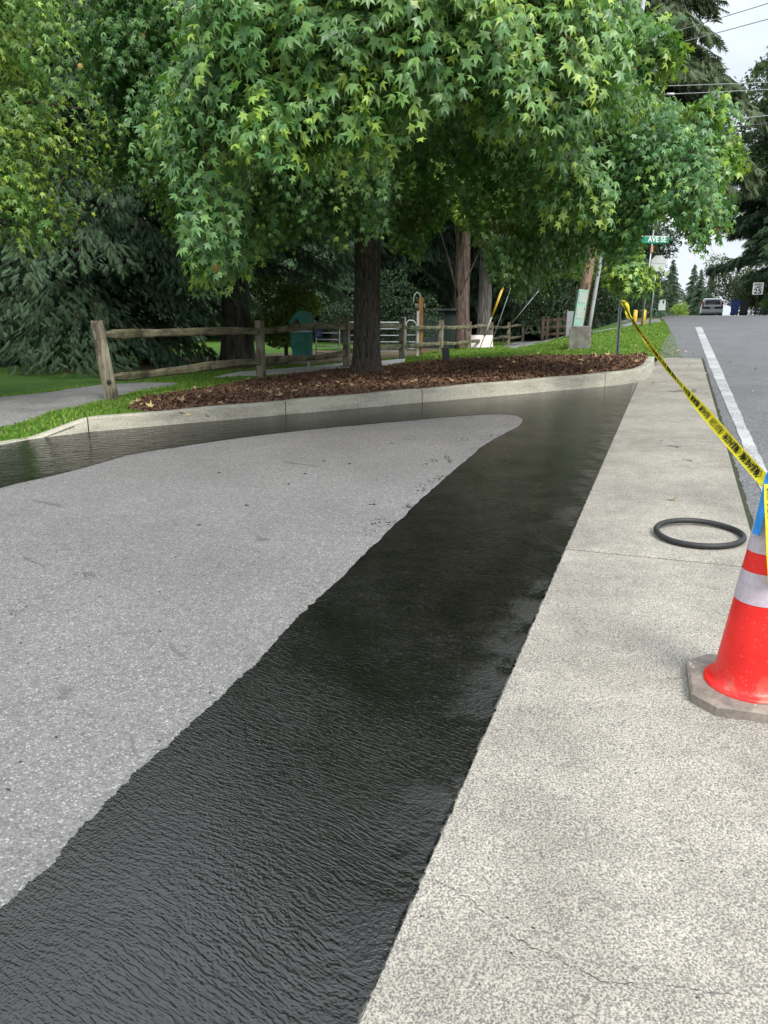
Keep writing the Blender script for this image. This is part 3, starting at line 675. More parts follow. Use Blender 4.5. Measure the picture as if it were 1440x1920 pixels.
def boughs_to_leaves(O, Nn, rad, ntw, nlf, keep, size=.088, young=.14, tone=(1, 1, 1), tl=1.0):
    """O bough centres, Nn outward unit vectors -> arrays of leaf position, axis, normal, size, tint (and twig lines)"""
    nb = len(O); t1 = unit(np.cross(Nn, np.array([0, 0, 1.0])) + 1e-4); t2 = np.cross(t1, Nn)
    rr = np.sqrt(rng.random((nb, ntw))); th = rng.random((nb, ntw)) * 6.283
    a = rr * np.cos(th) * rad[:, None]; b = rr * np.sin(th) * rad[:, None]
    base = O[:, None] + t1[:, None] * a[..., None] + t2[:, None] * b[..., None] * .7 - Nn[:, None] * (.35 * (a * a + b * b) / rad[:, None])[..., None]
    base[..., 2] -= .30 * (a * a + b * b) / rad[:, None]
    td = unit(Nn[:, None] * .55 + (t1[:, None] * a[..., None] + t2[:, None] * b[..., None]) / rad[:, None, None] * .55 + np.array([0, 0, -.42]) + rng.normal(0, .22, (nb, ntw, 3)))
    base = base.reshape(-1, 3); td = td.reshape(-1, 3); L_ = rng.uniform(.32, .62, len(base)) * tl
    tip = base + td * L_[:, None]
    k = keep(tip) & keep(base); 
    out_n = np.repeat(Nn, ntw, 0)[k]; base = base[k]; td = td[k]; L_ = L_[k]
    yb = np.repeat(rng.random(nb), ntw)[k]
    yo = (rng.random(len(base)) * .5 + yb * .5) < young + .08
    n = len(base)
    s = np.tile(np.linspace(.12, 1, nlf), (n, 1)) + rng.uniform(-.04, .04, (n, nlf))
    pos = base[:, None] + td[:, None] * (s * L_[:, None])[..., None]; pos[..., 2] -= .12 * s * s * tl
    side = unit(np.cross(td, rng.normal(0, 1, (n, 3))))[:, None] * (np.where(np.arange(nlf) % 2, 1, -1) * rng.uniform(.03, .10, (n, nlf)))[..., None]
    pos = pos + side
    hor = out_n.copy(); hor[:, 2] *= .3; hor = unit(hor)
    ax = np.array([0, 0, -.85]) + hor[:, None] * .45 + side * 6 + rng.normal(0, .30, (n, nlf, 3))
    nr = hor[:, None] * .8 + np.array([0, 0, .75]) + rng.normal(0, .32, (n, nlf, 3))
    sz = size * rng.uniform(.7, 1.15, (n, nlf)) * (1 - .28 * (s > .85))
    d0 = np.array([.062, .170, .055]); d1 = np.array([.20, .36, .105]); y1 = np.array([.44, .60, .09])
    bt = np.repeat(rng.uniform(.72, 1.18, nb), ntw)[k][:, None, None]
    t = rng.random((n, nlf, 1)); col = d0 * (1 - t) + d1 * t
    yy = (yo[:, None] * np.clip(s * 1.1 - .15, 0, 1) * rng.uniform(.4, 1, (n, nlf)))[..., None]; col = col * (1 - yy) + y1 * yy
    rare = rng.random((n, nlf)) < .0012; col[rare] = (.42, .25, .04)
    col = col * np.array(tone) * bt
    return [q.reshape(-1, 3) for q in (pos, ax, nr)] + [sz.ravel(), col.reshape(-1, 3)], (base, td, L_)
def merge(L_): return [np.concatenate([q[i] for q in L_]) for i in range(5)]
def jitter_interp(u, pts, amp=14):
    x, y = zip(*pts); return np.interp(u, x, y) + amp * np.sin(u * .13) + amp * .6 * np.sin(u * .31 + 1)
def limb_tube(b, p0, p1, r0, r1, n=7, sag=0, seg=7):
    pts = []; rs = []
    p0, p1 = Vector(p0), Vector(p1); ofs = Vector((random.uniform(-1, 1), random.uniform(-1, 1), random.uniform(0, 1))) * (p1 - p0).length * .07
    for i in range(seg + 1):
        t = i / seg; pts.append(p0.lerp(p1, t) + ofs * math.sin(t * math.pi) + Vector((0, 0, sag * math.sin(t * math.pi)))); rs.append(r0 + (r1 - r0) * t)
    b.tube(pts, rs, n); return pts

# ---- the big star-leaved tree
tb = hit(686, 697, 'land'); TX, TY, TZ = tb
def front_mask(Pt):
    u, v = proj(Pt); y = Pt[:, 1]
    A = [(240, 330), (300, 440), (380, 500), (440, 495), (480, 300), (500, 262), (765, 262), (800, 240), (830, 185), (890, 150), (950, 215), (1000, 300), (1060, 370), (1150, 400), (1210, 430), (1300, 470), (1420, 440)]
    Bq = [(240, 360), (300, 470), (420, 510), (470, 490), (560, 455), (640, 475), (690, 470), (735, 440), (770, 240), (870, 170), (950, 230), (1000, 330), (1050, 450), (1100, 530), (1200, 560), (1260, 470), (1320, 465), (1420, 430)]
    Cq = [(240, 330), (300, 470), (450, 510), (560, 455), (640, 430), (720, 455), (780, 500), (820, 440), (860, 385), (900, 470), (950, 560), (1050, 590), (1150, 590), (1180, 540), (1260, 510), (1300, 470), (1420, 440)]
    lim = np.where(y < 9.6, jitter_interp(u, A), np.where(y < 12.2, jitter_interp(u, Bq), jitter_interp(u, Cq)))
    ok = v < lim - 18
    ok &= ~((u > 738) & (u < 985) & (v > 235 + .0 * u) & (v < 432) & (y < TY + 2.2) & (y > 8.5))
    left = 300 + 30 * np.sin(v * .02) + 14 * np.sin(v * .07)
    ok &= (u > left) | (v < -160) | (y > TY - 2.5)
    ok &= (u > 232)
    ok &= ~((u > 1186) & (u < 1290) & (v > 408) & (v < 510))
    rt = np.where(v < 175, 1205 + 22 * np.sin(v * .06), 1350 + 12 * np.sin(v * .09)); rt = np.where((v < 260) & (v >= 175), np.where(v < 215, 1300 + 30 * np.sin(v * .3), 1340), rt)
    ok &= (u < rt)
    return ok
big = thing('broadleaf_tree', (TX, TY, TZ), 'big tree with star-shaped green leaves and thick dark trunk in the mulch bed', 'tree')
C0 = np.array([TX + .45, TY - 1.0, 7.5]); RR = np.array([5.3, 6.2, 5.7])
def shell(n, C, Rr, rho=(.86, 1.04), zmin=2.2, front=None):
    d = unit(rng.normal(0, 1, (n, 3))); d[:, 2] = np.where(d[:, 2] < -.93, -d[:, 2], d[:, 2])
    P_ = C + d * Rr * rng.uniform(*rho, (n, 1)); nn = unit(d / Rr)
    k = P_[:, 2] > zmin
    return P_[k], nn[k]
groups = []; tw = []
P1, N1 = shell(3500, C0, RR); vis = (P1[:, 1] < C0[1] + 1) & (P1[:, 2] < 6.2); Pu, Nu = P1[~vis], N1[~vis]; k = rng.random(len(Pu)) < .50; Pu, Nu = Pu[k], Nu[k]; P1, N1 = P1[vis], N1[vis]
g, t_ = boughs_to_leaves(Pu, Nu, rng.uniform(.5, .8, len(Pu)), 9, 7, front_mask, .145); groups.append(g)
g, t_ = boughs_to_leaves(P1, N1, rng.uniform(.40, .75, len(P1)), 11, 8, front_mask, .097); groups.append(g); tw.append(t_)
P2, N2 = shell(420, C0, RR * .72, (.55, 1.0), 2.6); g, t_ = boughs_to_leaves(P2, N2, rng.uniform(.5, .8, len(P2)), 11, 8, front_mask, .098); groups.append(g); tw.append(t_)
P3, N3 = shell(300, np.array([TX + .6, TY + 1.5, 3.6]), np.array([4.6, 3.0, 1.3]), (.3, 1.0), 2.1)
g, t_ = boughs_to_leaves(P3, N3, rng.uniform(.4, .7, len(P3)), 10, 8, front_mask, .09, .25); groups.append(g); tw.append(t_)
Rm = np.array(at(1250, 340, 11.6)); P4, N4 = shell(170, Rm, np.array([.85, 1.3, .90]), (.6, 1.05), 1.9)
g, t_ = boughs_to_leaves(P4, N4, rng.uniform(.25, .42, len(P4)), 11, 8, front_mask, .085, .16, (.9, 1, 1.1)); groups.append(g); tw.append(t_)
Lm = np.array(at(430, 300, 8.2)); P5, N5 = shell(120, Lm, np.array([.85, 1.0, 1.4]), (.6, 1.05), 1.9)
g, t_ = boughs_to_leaves(P5, N5, rng.uniform(.3, .5, len(P5)), 11, 8, front_mask, .092, .12); groups.append(g); tw.append(t_)
P8, N8 = shell(110, np.array(at(285, 120, 11.8)), np.array([.75, 1.0, 2.0]), (.3, 1.05), 1.9)
g, t_ = boughs_to_leaves(P8, N8, rng.uniform(.3, .5, len(P8)), 9, 8, lambda q: proj(q)[1] < 350, .085, .1, (.8, .85, .85)); groups.append(g)
P7, N7 = shell(380, np.array(at(745, 60, 7.7)), np.array([2.0, 1.3, .85]), (.3, 1.05), 1.9); N7 = unit(N7 + np.array([0, -.2, .7]))
g, t_ = boughs_to_leaves(P7, N7, rng.uniform(.3, .5, len(P7)), 10, 8, front_mask, .093, .26, (1.1, 1.08, 1.05)); groups.append(g); tw.append(t_)
for u_, v_, y_, r_ in [(1342, 205, 11.2, .16), (1350, 285, 11.4, .2), (1300, 245, 11.0, .16), (1330, 385, 11.2, .2), (1190, 500, 10.6, .12), (410, 460, 8.2, .2), (660, 215, 6.9, .22), (530, 215, 6.9, .2), (1075, 340, 8.6, .22), (950, 165, 7.2, .22), (1210, 75, 9.2, .2)]:
    p_ = np.array(at(u_, v_, y_)); Pq, Nq = shell(9, p_, np.array([r_, r_, r_]), (.3, 1), 1.5)
    g, t_ = boughs_to_leaves(Pq, Nq, np.full(len(Pq), r_), 7, 8, lambda q: np.ones(len(q), bool), .092, .4, (1.03, 1.03, 1.0), tl=.55); groups.append(g)
pos, ax, nr, sz, col = merge(groups)
TO = np.array([TX, TY, TZ])
leaf_mesh('crown', pos - TO, ax, nr, sz, col, 'star_leaf', big)
def twig_mesh(lst, frac, off, parent):
    B0 = np.concatenate([q[0] for q in lst]); TD = np.concatenate([q[1] for q in lst]); LL = np.concatenate([q[2] for q in lst])
    k = rng.random(len(B0)) < frac; B0, TD, LL = B0[k] - off, TD[k], LL[k][:, None]; n = len(B0)
    sd_ = unit(np.cross(TD, np.array([0, 0, 1.0]))); up = np.cross(sd_, TD); V = []
    for t, rr_ in ((-.5, .007), (.35, .005), (1.0, .002)):
        p = B0 + TD * LL * t; p[:, 2] -= .12 * max(t, 0) ** 2
        for a in (0, 2.09, 4.19): V.append(p + (sd_ * math.cos(a) + up * math.sin(a)) * rr_)
    V = np.stack(V, 1); F = np.array([(i * 3 + j, i * 3 + (j + 1) % 3, i * 3 + 3 + (j + 1) % 3, i * 3 + 3 + j) for i in range(2) for j in range(3)])
    np_mesh('twigs', V.reshape(-1, 3), (F[None] + (np.arange(n) * 9)[:, None, None]).reshape(-1, 4), 'twig_bark', parent)
twig_mesh(tw, .45, TO, big)
# trunk with flare and limbs
b = MB(); hts = [-.15, 0, .12, .3, .6, 1.1, 1.7, 2.4, 3.2, 4.2, 5.4, 7, 9]; rad = [.40, .37, .325, .30, .285, .275, .27, .265, .255, .22, .18, .13, .06]
V = []; n = 44
for hI, (z, r) in enumerate(zip(np.interp(np.linspace(0, 12, 80), range(13), hts), np.interp(np.linspace(0, 12, 80), range(13), rad))):
    for k_ in range(n):
        a = 2 * math.pi * k_ / n; fl = .10 * math.exp(-max(z, 0) * 3.5) * math.sin(5 * a + .7)
        rr_ = r * (1 + fl + .02 * math.sin(3 * a + z) + .022 * math.sin(17 * a + 2.5 * math.sin(z * 3)) + random.uniform(-.012, .012))
        V.append((rr_ * math.cos(a) + .05 * math.sin(z * .5), rr_ * math.sin(a), z))
b.add(V, [(i * n + k_, i * n + (k_ + 1) % n, (i + 1) * n + (k_ + 1) % n, (i + 1) * n + k_) for i in range(79) for k_ in range(n)], True)
b.build('trunk', 'maple_bark', big)
b = MB(); src = np.concatenate([P1[::13], P2[::14]])
for q in src:
    q = Vector(q) - Vector(TO); hh_ = min(max(4.2, q.z * .6 + 1.0), 9); st = Vector((.05, 0, hh_)); L_ = (q - st).length
    if q.z < 5.2: continue
    q = st.lerp(q, .72)
    limb_tube(b, st, q, .04 + .009 * L_, .012, 6, sag=.06 * L_)
b.build('limbs', 'dark_bark', big)
# ---- left star-leaved tree
lt_loc = Vector((-8.3, 9.6, 0)); lt_loc.z = landxy(lt_loc.x, lt_loc.y)
def left_mask(Pt):
    u, v = proj(Pt); lim = jitter_interp(u, [(-900, 520), (0, 470), (95, 465), (140, 435), (180, 400), (235, 370), (262, 320), (300, 200)], 10)
    return (v < lim) & (u < 268 + 18 * np.sin(v * .05)) & (Pt[:, 2] < 8.6)
lt = thing('broadleaf_tree', lt_loc, 'yellow-green star-leaved tree whose crown hangs in from the left edge', 'tree')
C1 = np.array([lt_loc.x + 1.0, lt_loc.y + .4, 4.6]); P6, N6 = shell(820, C1, np.array([3.6, 2.7, 3.3]), (.62, 1.05), 1.9)
kx = P6[:, 0] > lt_loc.x - 1.2; kx |= rng.random(len(P6)) < .25; P6, N6 = P6[kx], N6[kx]
g, t_ = boughs_to_leaves(P6, N6, rng.uniform(.35, .6, len(P6)), 9, 8, left_mask, .078, .34, (1.15, 1.05, .9))
leaf_mesh('crown', g[0] - np.array(lt_loc), g[1], g[2], g[3], g[4], 'star_leaf', lt)
b = MB(); b.tube([(0, 0, -.1), (0, 0, .3), (.1, 0, 2), (.15, 0, 4), (.1, .1, 6.5)], [.26, .2, .16, .12, .05], 14, jit=.05); b.build('trunk', 'maple_bark', lt)
b = MB()
for q in P6[::14]:
    q = Vector(q) - lt_loc; limb_tube(b, (.1, 0, min(max(1.6, q.z * .6), 5.5)), q, .05, .01, 6, sag=.2)
b.build('limbs', 'dark_bark', lt)

# ------------------------------------------------------------------ conifers
def frond_template(k=6):
    V = [(0, 0, 0), (-.03, 1, -.1), (.03, 1, -.1)]; F = [(0, 1, 2)]
    for i in range(k):
        t = .08 + .8 * i / k; l = .30 * (1 - t * .6)
        for s in (-1, 1):
            b0 = len(V); V += [(0, t, -.08 * t), (s * l, t + .30 + .05 * (i % 2), -.16 - .1 * t), (0, t + .15, -.08 * t)]; F.append((b0, b0 + 1, b0 + 2))
    return np.array(V, float), np.array(F)
FRV, FRF = frond_template()
def conifer_mesh(name, h, r, z0, parent, droop=.35, dens=1.0, c0=(.034, .070, .036), c1=(.09, .155, .07), seed=1, fs=.42, shape=1.0, low=None):
    g_ = np.random.default_rng(seed); pos = []; ax = []; nr = []; sz = []; col = []; b = MB()
    z = z0
    while z < h * .985:
        q = (z - z0) / (h - z0); Lb = r * (1 - q) ** shape * g_.uniform(.75, 1.1) + .15
        if z < z0 + .18 * (h - z0): Lb *= .80 + .2 * (z - z0) / (.18 * (h - z0))
        nbr = int(5 + 3 * g_.random())
        for k in range(nbr):
            an = g_.random() * 6.283; L_ = Lb * g_.uniform(.7, 1.12); m = max(5, int(L_ / .17 * dens))
            hx, hy = math.cos(an), math.sin(an); up0 = .25 * (1 - droop) + .1
            pr = None
            tt_ = np.linspace(.12, 1, m)
            zz = z + L_ * (up0 * tt_ - droop * 1.1 * tt_ ** 2 + .16 * tt_ ** 4)
            bx = hx * L_ * tt_; by = hy * L_ * tt_
            if L_ > .6 and q < .9: b.tube([(0, 0, z)] + [(bx[i], by[i], zz[i]) for i in (m // 3, 2 * m // 3, m - 1)], [.03 + .01 * L_, .022, .014, .006], 4, cap=False)
            for s in (-1, 0, 1, 2):
                nn_ = m
                wv = (.10 + .30 * np.sin(np.pi * np.clip(tt_, 0, 1)) ** .7) * L_ * .55
                sd_ = (s if s != 2 else g_.uniform(-.6, .6)); off = sd_ * wv * g_.uniform(.3, 1, nn_)
                p = np.stack([bx - hy * off, by + hx * off, zz - np.abs(off) * .35 + g_.normal(0, .05, nn_)], 1)
                a_ = np.stack([hx * .55 - hy * sd_ * .8 + g_.normal(0, .3, nn_), hy * .55 + hx * sd_ * .8 + g_.normal(0, .3, nn_), -.45 - droop * (1.4 if s == 2 else .4) + g_.normal(0, .25, nn_)], 1)
                pos.append(p); ax.append(a_); nr.append(np.stack([g_.normal(0, .4, nn_), g_.normal(0, .4, nn_), np.full(nn_, 1.0)], 1)); sz.append(fs * g_.uniform(.4, 1.35, nn_))
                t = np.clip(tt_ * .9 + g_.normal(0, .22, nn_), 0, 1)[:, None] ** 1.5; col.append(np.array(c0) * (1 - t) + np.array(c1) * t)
        z += .30 / min(dens, 1.6) ** .5 * (1 + .5 * g_.random()) * (h / 16) ** .5
    pos, ax, nr, sz, col = map(np.concatenate, (pos, ax, nr, sz, col))
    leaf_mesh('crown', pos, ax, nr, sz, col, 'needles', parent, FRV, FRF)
    b.build('branches', 'dark_bark', parent, fix=False)
def trunk_mesh(parent, h, r, m, flare=1.35, lean=(0, 0)):
    b = MB(); zs = [-.3, 0, .25, .7, 1.5, 3, 5, 8, h * .7, h]; zs = sorted(set(z for z in zs if z <= h)); 
    b.tube([(lean[0] * z, lean[1] * z, z) for z in zs], [r * (flare if z <= 0 else flare * .85 if z < .5 else 1.04 if z < 1 else 1 - .9 * max(0, z) / h) for z in zs], 22, jit=.045); return b.build('trunk', m, parent)
def conifer(u, Y, label, h, r, z0, seed, rt=.35, m='dark_bark', c=None, group=None, **k):
    x = (u - 720) / FPX * (Y * math.cos(PIT) ) ; x = at(u, 605, Y).x
    loc = Vector((x, Y, 0)) if c is None else Vector((*xy(*c), 0)); cc, dd = cd(loc.x, loc.y)
    loc.z = (land(cc, dd) if cc < -1 else P(dd)) - .02
    t = thing('conifer_tree', loc, label, 'tree', random.uniform(0, 6), group)
    trunk_mesh(t, h, rt, m); conifer_mesh('c', h, r, z0, t, seed=seed, **k); return t
BL = dict(c0=(.030, .065, .036), c1=(.105, .175, .09))
GB = 'conifers behind the split rail fence'
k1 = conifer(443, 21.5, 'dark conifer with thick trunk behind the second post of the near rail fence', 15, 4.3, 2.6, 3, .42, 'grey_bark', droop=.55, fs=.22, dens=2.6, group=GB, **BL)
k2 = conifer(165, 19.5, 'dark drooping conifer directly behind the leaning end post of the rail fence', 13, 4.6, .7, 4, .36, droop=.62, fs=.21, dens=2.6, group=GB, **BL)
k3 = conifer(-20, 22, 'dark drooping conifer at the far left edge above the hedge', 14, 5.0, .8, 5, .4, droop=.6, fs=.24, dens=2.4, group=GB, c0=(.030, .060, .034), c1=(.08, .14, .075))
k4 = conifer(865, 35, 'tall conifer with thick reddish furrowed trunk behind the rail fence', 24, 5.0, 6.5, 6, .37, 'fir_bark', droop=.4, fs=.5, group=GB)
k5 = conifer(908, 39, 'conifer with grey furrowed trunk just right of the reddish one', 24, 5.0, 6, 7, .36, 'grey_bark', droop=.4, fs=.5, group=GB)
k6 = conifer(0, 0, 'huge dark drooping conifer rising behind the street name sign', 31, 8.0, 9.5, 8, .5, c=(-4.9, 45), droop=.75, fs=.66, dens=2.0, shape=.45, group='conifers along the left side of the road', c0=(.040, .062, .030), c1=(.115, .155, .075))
tag(k6, kind=None)
def place(src, u, Y, s, label, c=None, group=GB):
    o = copy_tree(src); x = at(u, 605, Y).x; loc = Vector((x, Y, 0)) if c is None else Vector((*xy(*c), 0)); cc, dd = cd(loc.x, loc.y)
    loc.z = (land(cc, dd) if cc < -1 else P(dd)) - .05; o.location = loc; o.rotation_euler = (0, 0, random.uniform(0, 6)); o.scale = (s, s, s)
    o['label'] = label; o['group'] = group; return o
FW = 'shaded conifers of the wood behind the park fence'
far = 'shaded conifer deep in the dark wood behind the park fence and gate'
for src, u, Y, s in [(k2, 300, 45, 1.5), (k3, 70, 33, 1.2), (k1, 640, 44, 1.2), (k2, 560, 50, 1.4), (k3, 740, 47, 1.4), (k2, 1040, 52, 1.4), (k3, 960, 54, 1.4), (k1, 350, 52, 1.4), (k2, 190, 46, 1.4), (k3, 480, 56, 1.5),
                     (k2, 830, 54, 1.5), (k3, 1090, 46, 1.2), (k2, -150, 34, 1.3), (k3, 650, 56, 1.5), (k2, 1120, 50, 1.3), (k3, -280, 26, 1.1), (k2, -60, 44, 1.4), (k3, 250, 58, 1.6), (k2, 400, 60, 1.6), (k3, 720, 62, 1.6), (k2, 910, 60, 1.6), (k3, 1000, 62, 1.6)]:
    place(src, u, Y, s, far, group=FW)
RL = 'conifers along the left side of the road'
place(k1, 0, 0, .85, 'green conifer with pale straight trunk left of the small roadside sign', (-5.0, 62), RL)
place(k1, 0, 0, .62, 'mid-height conifer right of the small roadside sign, near the road crest', (-4.6, 74), RL)
place(k2, 0, 0, .6, 'distant conifer left of the sky gap beyond the crest', (-6.5, 105), RL)
place(k3, 0, 0, .9, 'dark conifer between the cedar and the stop sign', (-9, 58), RL)
RR_ = 'dark evergreens on the right side of the road'
place(k1, 0, 0, 1.25, 'tallest dark evergreen overhanging the speed limit sign at the right edge', (8.6, 60), RR_)
place(k2, 0, 0, 1.1, 'dark evergreen at the right edge in front of the tallest one', (12.5, 50), RR_)
k7 = conifer(0, 0, 'dense dark evergreen reaching over the road above the speed limit sign', 25, 8.2, 5.0, 21, .5, c=(9.2, 68), droop=.5, fs=.62, dens=2.4, shape=.55, group='dark evergreens on the right side of the road', c0=(.026, .050, .026), c1=(.075, .13, .06))
place(k7, 0, 0, 1.0, 'dense dark evergreen farthest right beyond the bins', (11.8, 84), RR_)
place(k3, 0, 0, .75, 'low dark evergreen behind the wheeled bins', (9.8, 76), RR_)

# ------------------------------------------------------------------ small-leaf trees and shrubs
def bush_template():
    V = np.array([(0, 0, 0), (-.35, .55, -.05), (0, 1.1, -.1), (.35, .55, -.05)]); return V, np.array([(0, 3, 2), (0, 2, 1)])
BV, BF = bush_template()
def bush(name, loc, label, lobes, n, leaf, c0, c1, trunk=None, group=None, cat='shrub', stems=6):
    t = thing(name, loc, label, cat, 0, group); pos = []; nn = []
    vol = sum(q[3] * q[4] * q[5] for q in lobes)
    for (x, y, z, rx, ry, rz) in lobes:
        m = int(n * rx * ry * rz / vol); d = unit(rng.normal(0, 1, (m, 3))); lump = 1 + .14 * np.sin(d[:, 0] * 7 + x) * np.sin(d[:, 1] * 6 + y) + .12 * np.sin(d[:, 2] * 9)
        rr2 = rng.uniform(.45, 1.0, (m, 1)) ** .5 * lump[:, None]
        pos.append(np.array([x, y, z]) + d * np.array([rx, ry, rz]) * rr2); nn.append(d)
    pos = np.concatenate(pos); nn = np.concatenate(nn); k = pos[:, 2] > .02; pos, nn = pos[k], nn[k]; m = len(pos)
    ax = nn * .5 + np.array([0, 0, -.25]) + rng.normal(0, .5, (m, 3)); nr = nn * .6 + np.array([0, 0, .7]) + rng.normal(0, .4, (m, 3))
    tt_ = rng.random((m, 1)); col = np.array(c0) * (1 - tt_) + np.array(c1) * tt_
    leaf_mesh('crown' if trunk else 'foliage', pos, ax, nr, leaf * rng.uniform(.7, 1.3, m), col, 'small_leaf', t, BV, BF)
    b = MB(); top = max(q[2] for q in lobes)
    if trunk: b.tube([(0, 0, -.2), (0, 0, .4), (.05, 0, top * .6), (0, 0, top)], [trunk * 1.3, trunk, trunk * .8, trunk * .3], 12, jit=.05)
    for q in lobes[:stems]: limb_tube(b, (0, 0, .0 if not trunk else top * .3), (q[0], q[1], q[2]), .03 if not trunk else trunk * .5, .01, 6)
    b.build('trunk' if trunk else 'stems', 'dark_bark', t); return t
def lob(n, sx, sy, sz, r, z0=None):
    return [(random.uniform(-sx, sx), random.uniform(-sy, sy), (z0 if z0 is not None else r) + random.uniform(0, sz), r * random.uniform(.7, 1.2), r * random.uniform(.7, 1.2), r * random.uniform(.6, 1)) for _ in range(n)]
def L3(u, v, kind='land'): return hit(u, v, kind)
def D3(u, Y): x = at(u, 605, Y).x; return Vector((x, Y, landxy(x, Y)))
bush('hedge', D3(40, 21), 'low dark clipped hedge under the conifers at the left edge', lob(14, 2.6, .5, .25, .5), 9000, .07, (.02, .045, .018), (.06, .12, .04), cat='hedge')
bush('low_shrub', D3(155, 18.5), 'low yellow-green shrub left of the leaning fence end post', lob(7, .55, .4, .1, .34), 3600, .06, (.04, .09, .02), (.17, .26, .04))
bush('round_shrub', D3(272, 20), 'dark rounded shrub right of the leaning fence end post, behind the rails', lob(9, .7, .5, .45, .52), 7000, .065, (.02, .045, .015), (.075, .12, .03))
bush('young_tree', D3(535, 21), 'young yellow-green leafy tree behind the green waste bin', lob(10, .55, .5, 1.2, .42, .7), 6500, .085, (.07, .13, .02), (.26, .34, .05), trunk=.05, cat='tree')
bush('leafy_tree', D3(858, 32), 'bright yellow-green tree partly hiding the reddish trunk', lob(14, 1.6, .9, 2.6, .75, 4.4), 7000, .13, (.07, .14, .02), (.22, .33, .05), trunk=.09, cat='tree')
bush('leafy_tree', D3(1090, 27), 'light green broadleaf tree just above the mint-green pole cabinet', lob(12, 1.3, .9, 1.5, .6, 2.0), 5200, .10, (.05, .11, .02), (.16, .26, .05), trunk=.07, cat='tree')
bush('dark_shrub', D3(690, 31), 'dark mass of evergreen shrub right behind the big trunk', lob(14, 2.2, .6, 1.6, .9, .8), 8000, .09, (.018, .04, .02), (.05, .09, .04))
bush('dark_shrub', D3(900, 58), 'dark evergreen shrubs behind the guy wires', lob(22, 8.0, .8, 1.6, 1.3, .8), 9000, .12, (.016, .034, .016), (.045, .08, .035))
bush('dark_shrub', D3(1105, 36), 'dark undergrowth behind the concrete block, right of the dark brown fence', lob(12, 3.0, .8, 1.4, 1.0, .8), 7000, .11, (.016, .034, .016), (.045, .08, .035))
for cc_, lab, lo_, n_, lf_, a_, b_, tr_ in [
    ((6.0, 100), 'grey-green rounded tree straight beyond the parked car', lob(14, 2.6, 1.5, 5, 1.7, 2), 9000, .22, (.045, .065, .03), (.13, .16, .07), .15),
    ((8.6, 92), 'olive tree right of the grey-green tree beyond the car', lob(12, 2.2, 1.5, 4, 1.5, 1.6), 8000, .20, (.05, .07, .03), (.12, .16, .06), .15),
    ((.2, 112), 'low bright yellow-green tree just left of the parked car', lob(8, 1.0, .8, 1.6, .8, .8), 3000, .16, (.10, .18, .03), (.30, .42, .06), .1),
    ((8.3, 80), 'yellow-green bush between the bins and the speed limit sign', lob(6, .8, .6, 1.2, .7, .7), 2600, .13, (.08, .14, .03), (.22, .30, .06), .06)]:
    p_ = W(*cc_); bush('roadside_tree', p_, lab, lo_, n_, lf_, a_, b_, trunk=tr_, cat='tree', group='leafy trees beyond the crest of the road')
place(k2, 0, 0, 1.15, 'dark conifer filling the view behind the stop sign', (-5.6, 53), RL)
place(k3, 0, 0, 1.0, 'dark conifer behind the two yellow bollards', (-8.6, 47), RL)
place(k3, 0, 0, .9, 'faint distant conifer at the left of the sky gap beyond the crest', (-1.5, 150), RL)
place(k1, 0, 0, 1.0, 'faint distant conifer in the middle of the sky gap beyond the crest', (2.6, 185), RL)
place(k2, 0, 0, .9, 'faint distant conifer just left of the parked car roof', (3.5, 160), RR_)
place(k1, 0, 0, .7, 'distant conifer behind the grey-green tree beyond the car', (5, 150), RR_)

bush('roadside_tree', W(9.0, 63), 'full dark rounded tree overhanging the road at the right edge', [(random.uniform(-4.6, 5), random.uniform(-2, 3), random.uniform(4.8, 15), 2.1, 2.0, 1.7) for _ in range(34)], 30000, .24, (.030, .060, .026), (.085, .145, .055), trunk=.35, cat='tree', group='dark evergreens on the right side of the road', stems=14)
bush('roadside_tree', W(-3.6, 76), 'dense mid-green tree right of the stop sign, left of the sky gap', [(random.uniform(-2.0, 2.2), random.uniform(-1, 1.5), random.uniform(1.0, 8.2), 1.3, 1.2, 1.1) for _ in range(24)], 15000, .17, (.035, .065, .028), (.10, .16, .06), trunk=.2, cat='tree', group='leafy trees beyond the crest of the road', stems=8)
bush('hedge', W(9.5, 88), 'low dark undergrowth behind the wheeled bins beyond the crest', [(random.uniform(-5.5, 4), random.uniform(-1, 1.5), random.uniform(.8, 3.4), 1.3, 1.2, 1.1) for _ in range(22)], 12000, .17, (.03, .055, .025), (.085, .14, .05), cat='hedge')
# ------------------------------------------------------------------ split rail fence
FC = None
p0 = L3(207, 751); c0_, d0_ = cd(p0.x, p0.y); y0 = p0.y; dy = y0 / 2.6
def fpost(k):
    y = (k + 2.6) * dy; u = 1228 - 2700 / (k + 2.6) + 8; p = at(u, 605, y); p.z = landxy(p.x, p.y); return p
posts = [fpost(k) for k in range(9)]
fence = thing('split_rail_fence', posts[0], 'weathered split rail fence with two rails running back behind the big trunk', 'fence')
def irregular_post(w_, d_, h, jit=.02, lean=(0, 0), taper=1.0):
    b = MB(); V = []; n = 9
    for i in range(n + 1):
        z = h * i / n - (.1 if i == 0 else 0); s = 1 + (taper - 1) * i / n
        for x, y in ((-.5, -.42), (-.42, -.5), (.42, -.5), (.5, -.42), (.5, .42), (.42, .5), (-.42, .5), (-.5, .42)):
            V.append((x * w_ * s + lean[0] * z + random.uniform(-jit, jit) * w_, y * d_ * s + lean[1] * z + random.uniform(-jit, jit) * d_, z + (random.uniform(-.01, .01) if i == n else 0)))
    F = [(i * 8 + k, i * 8 + (k + 1) % 8, (i + 1) * 8 + (k + 1) % 8, (i + 1) * 8 + k) for i in range(n) for k in range(8)] + [tuple(n * 8 + k for k in range(8))]
    return b.add(V, F)
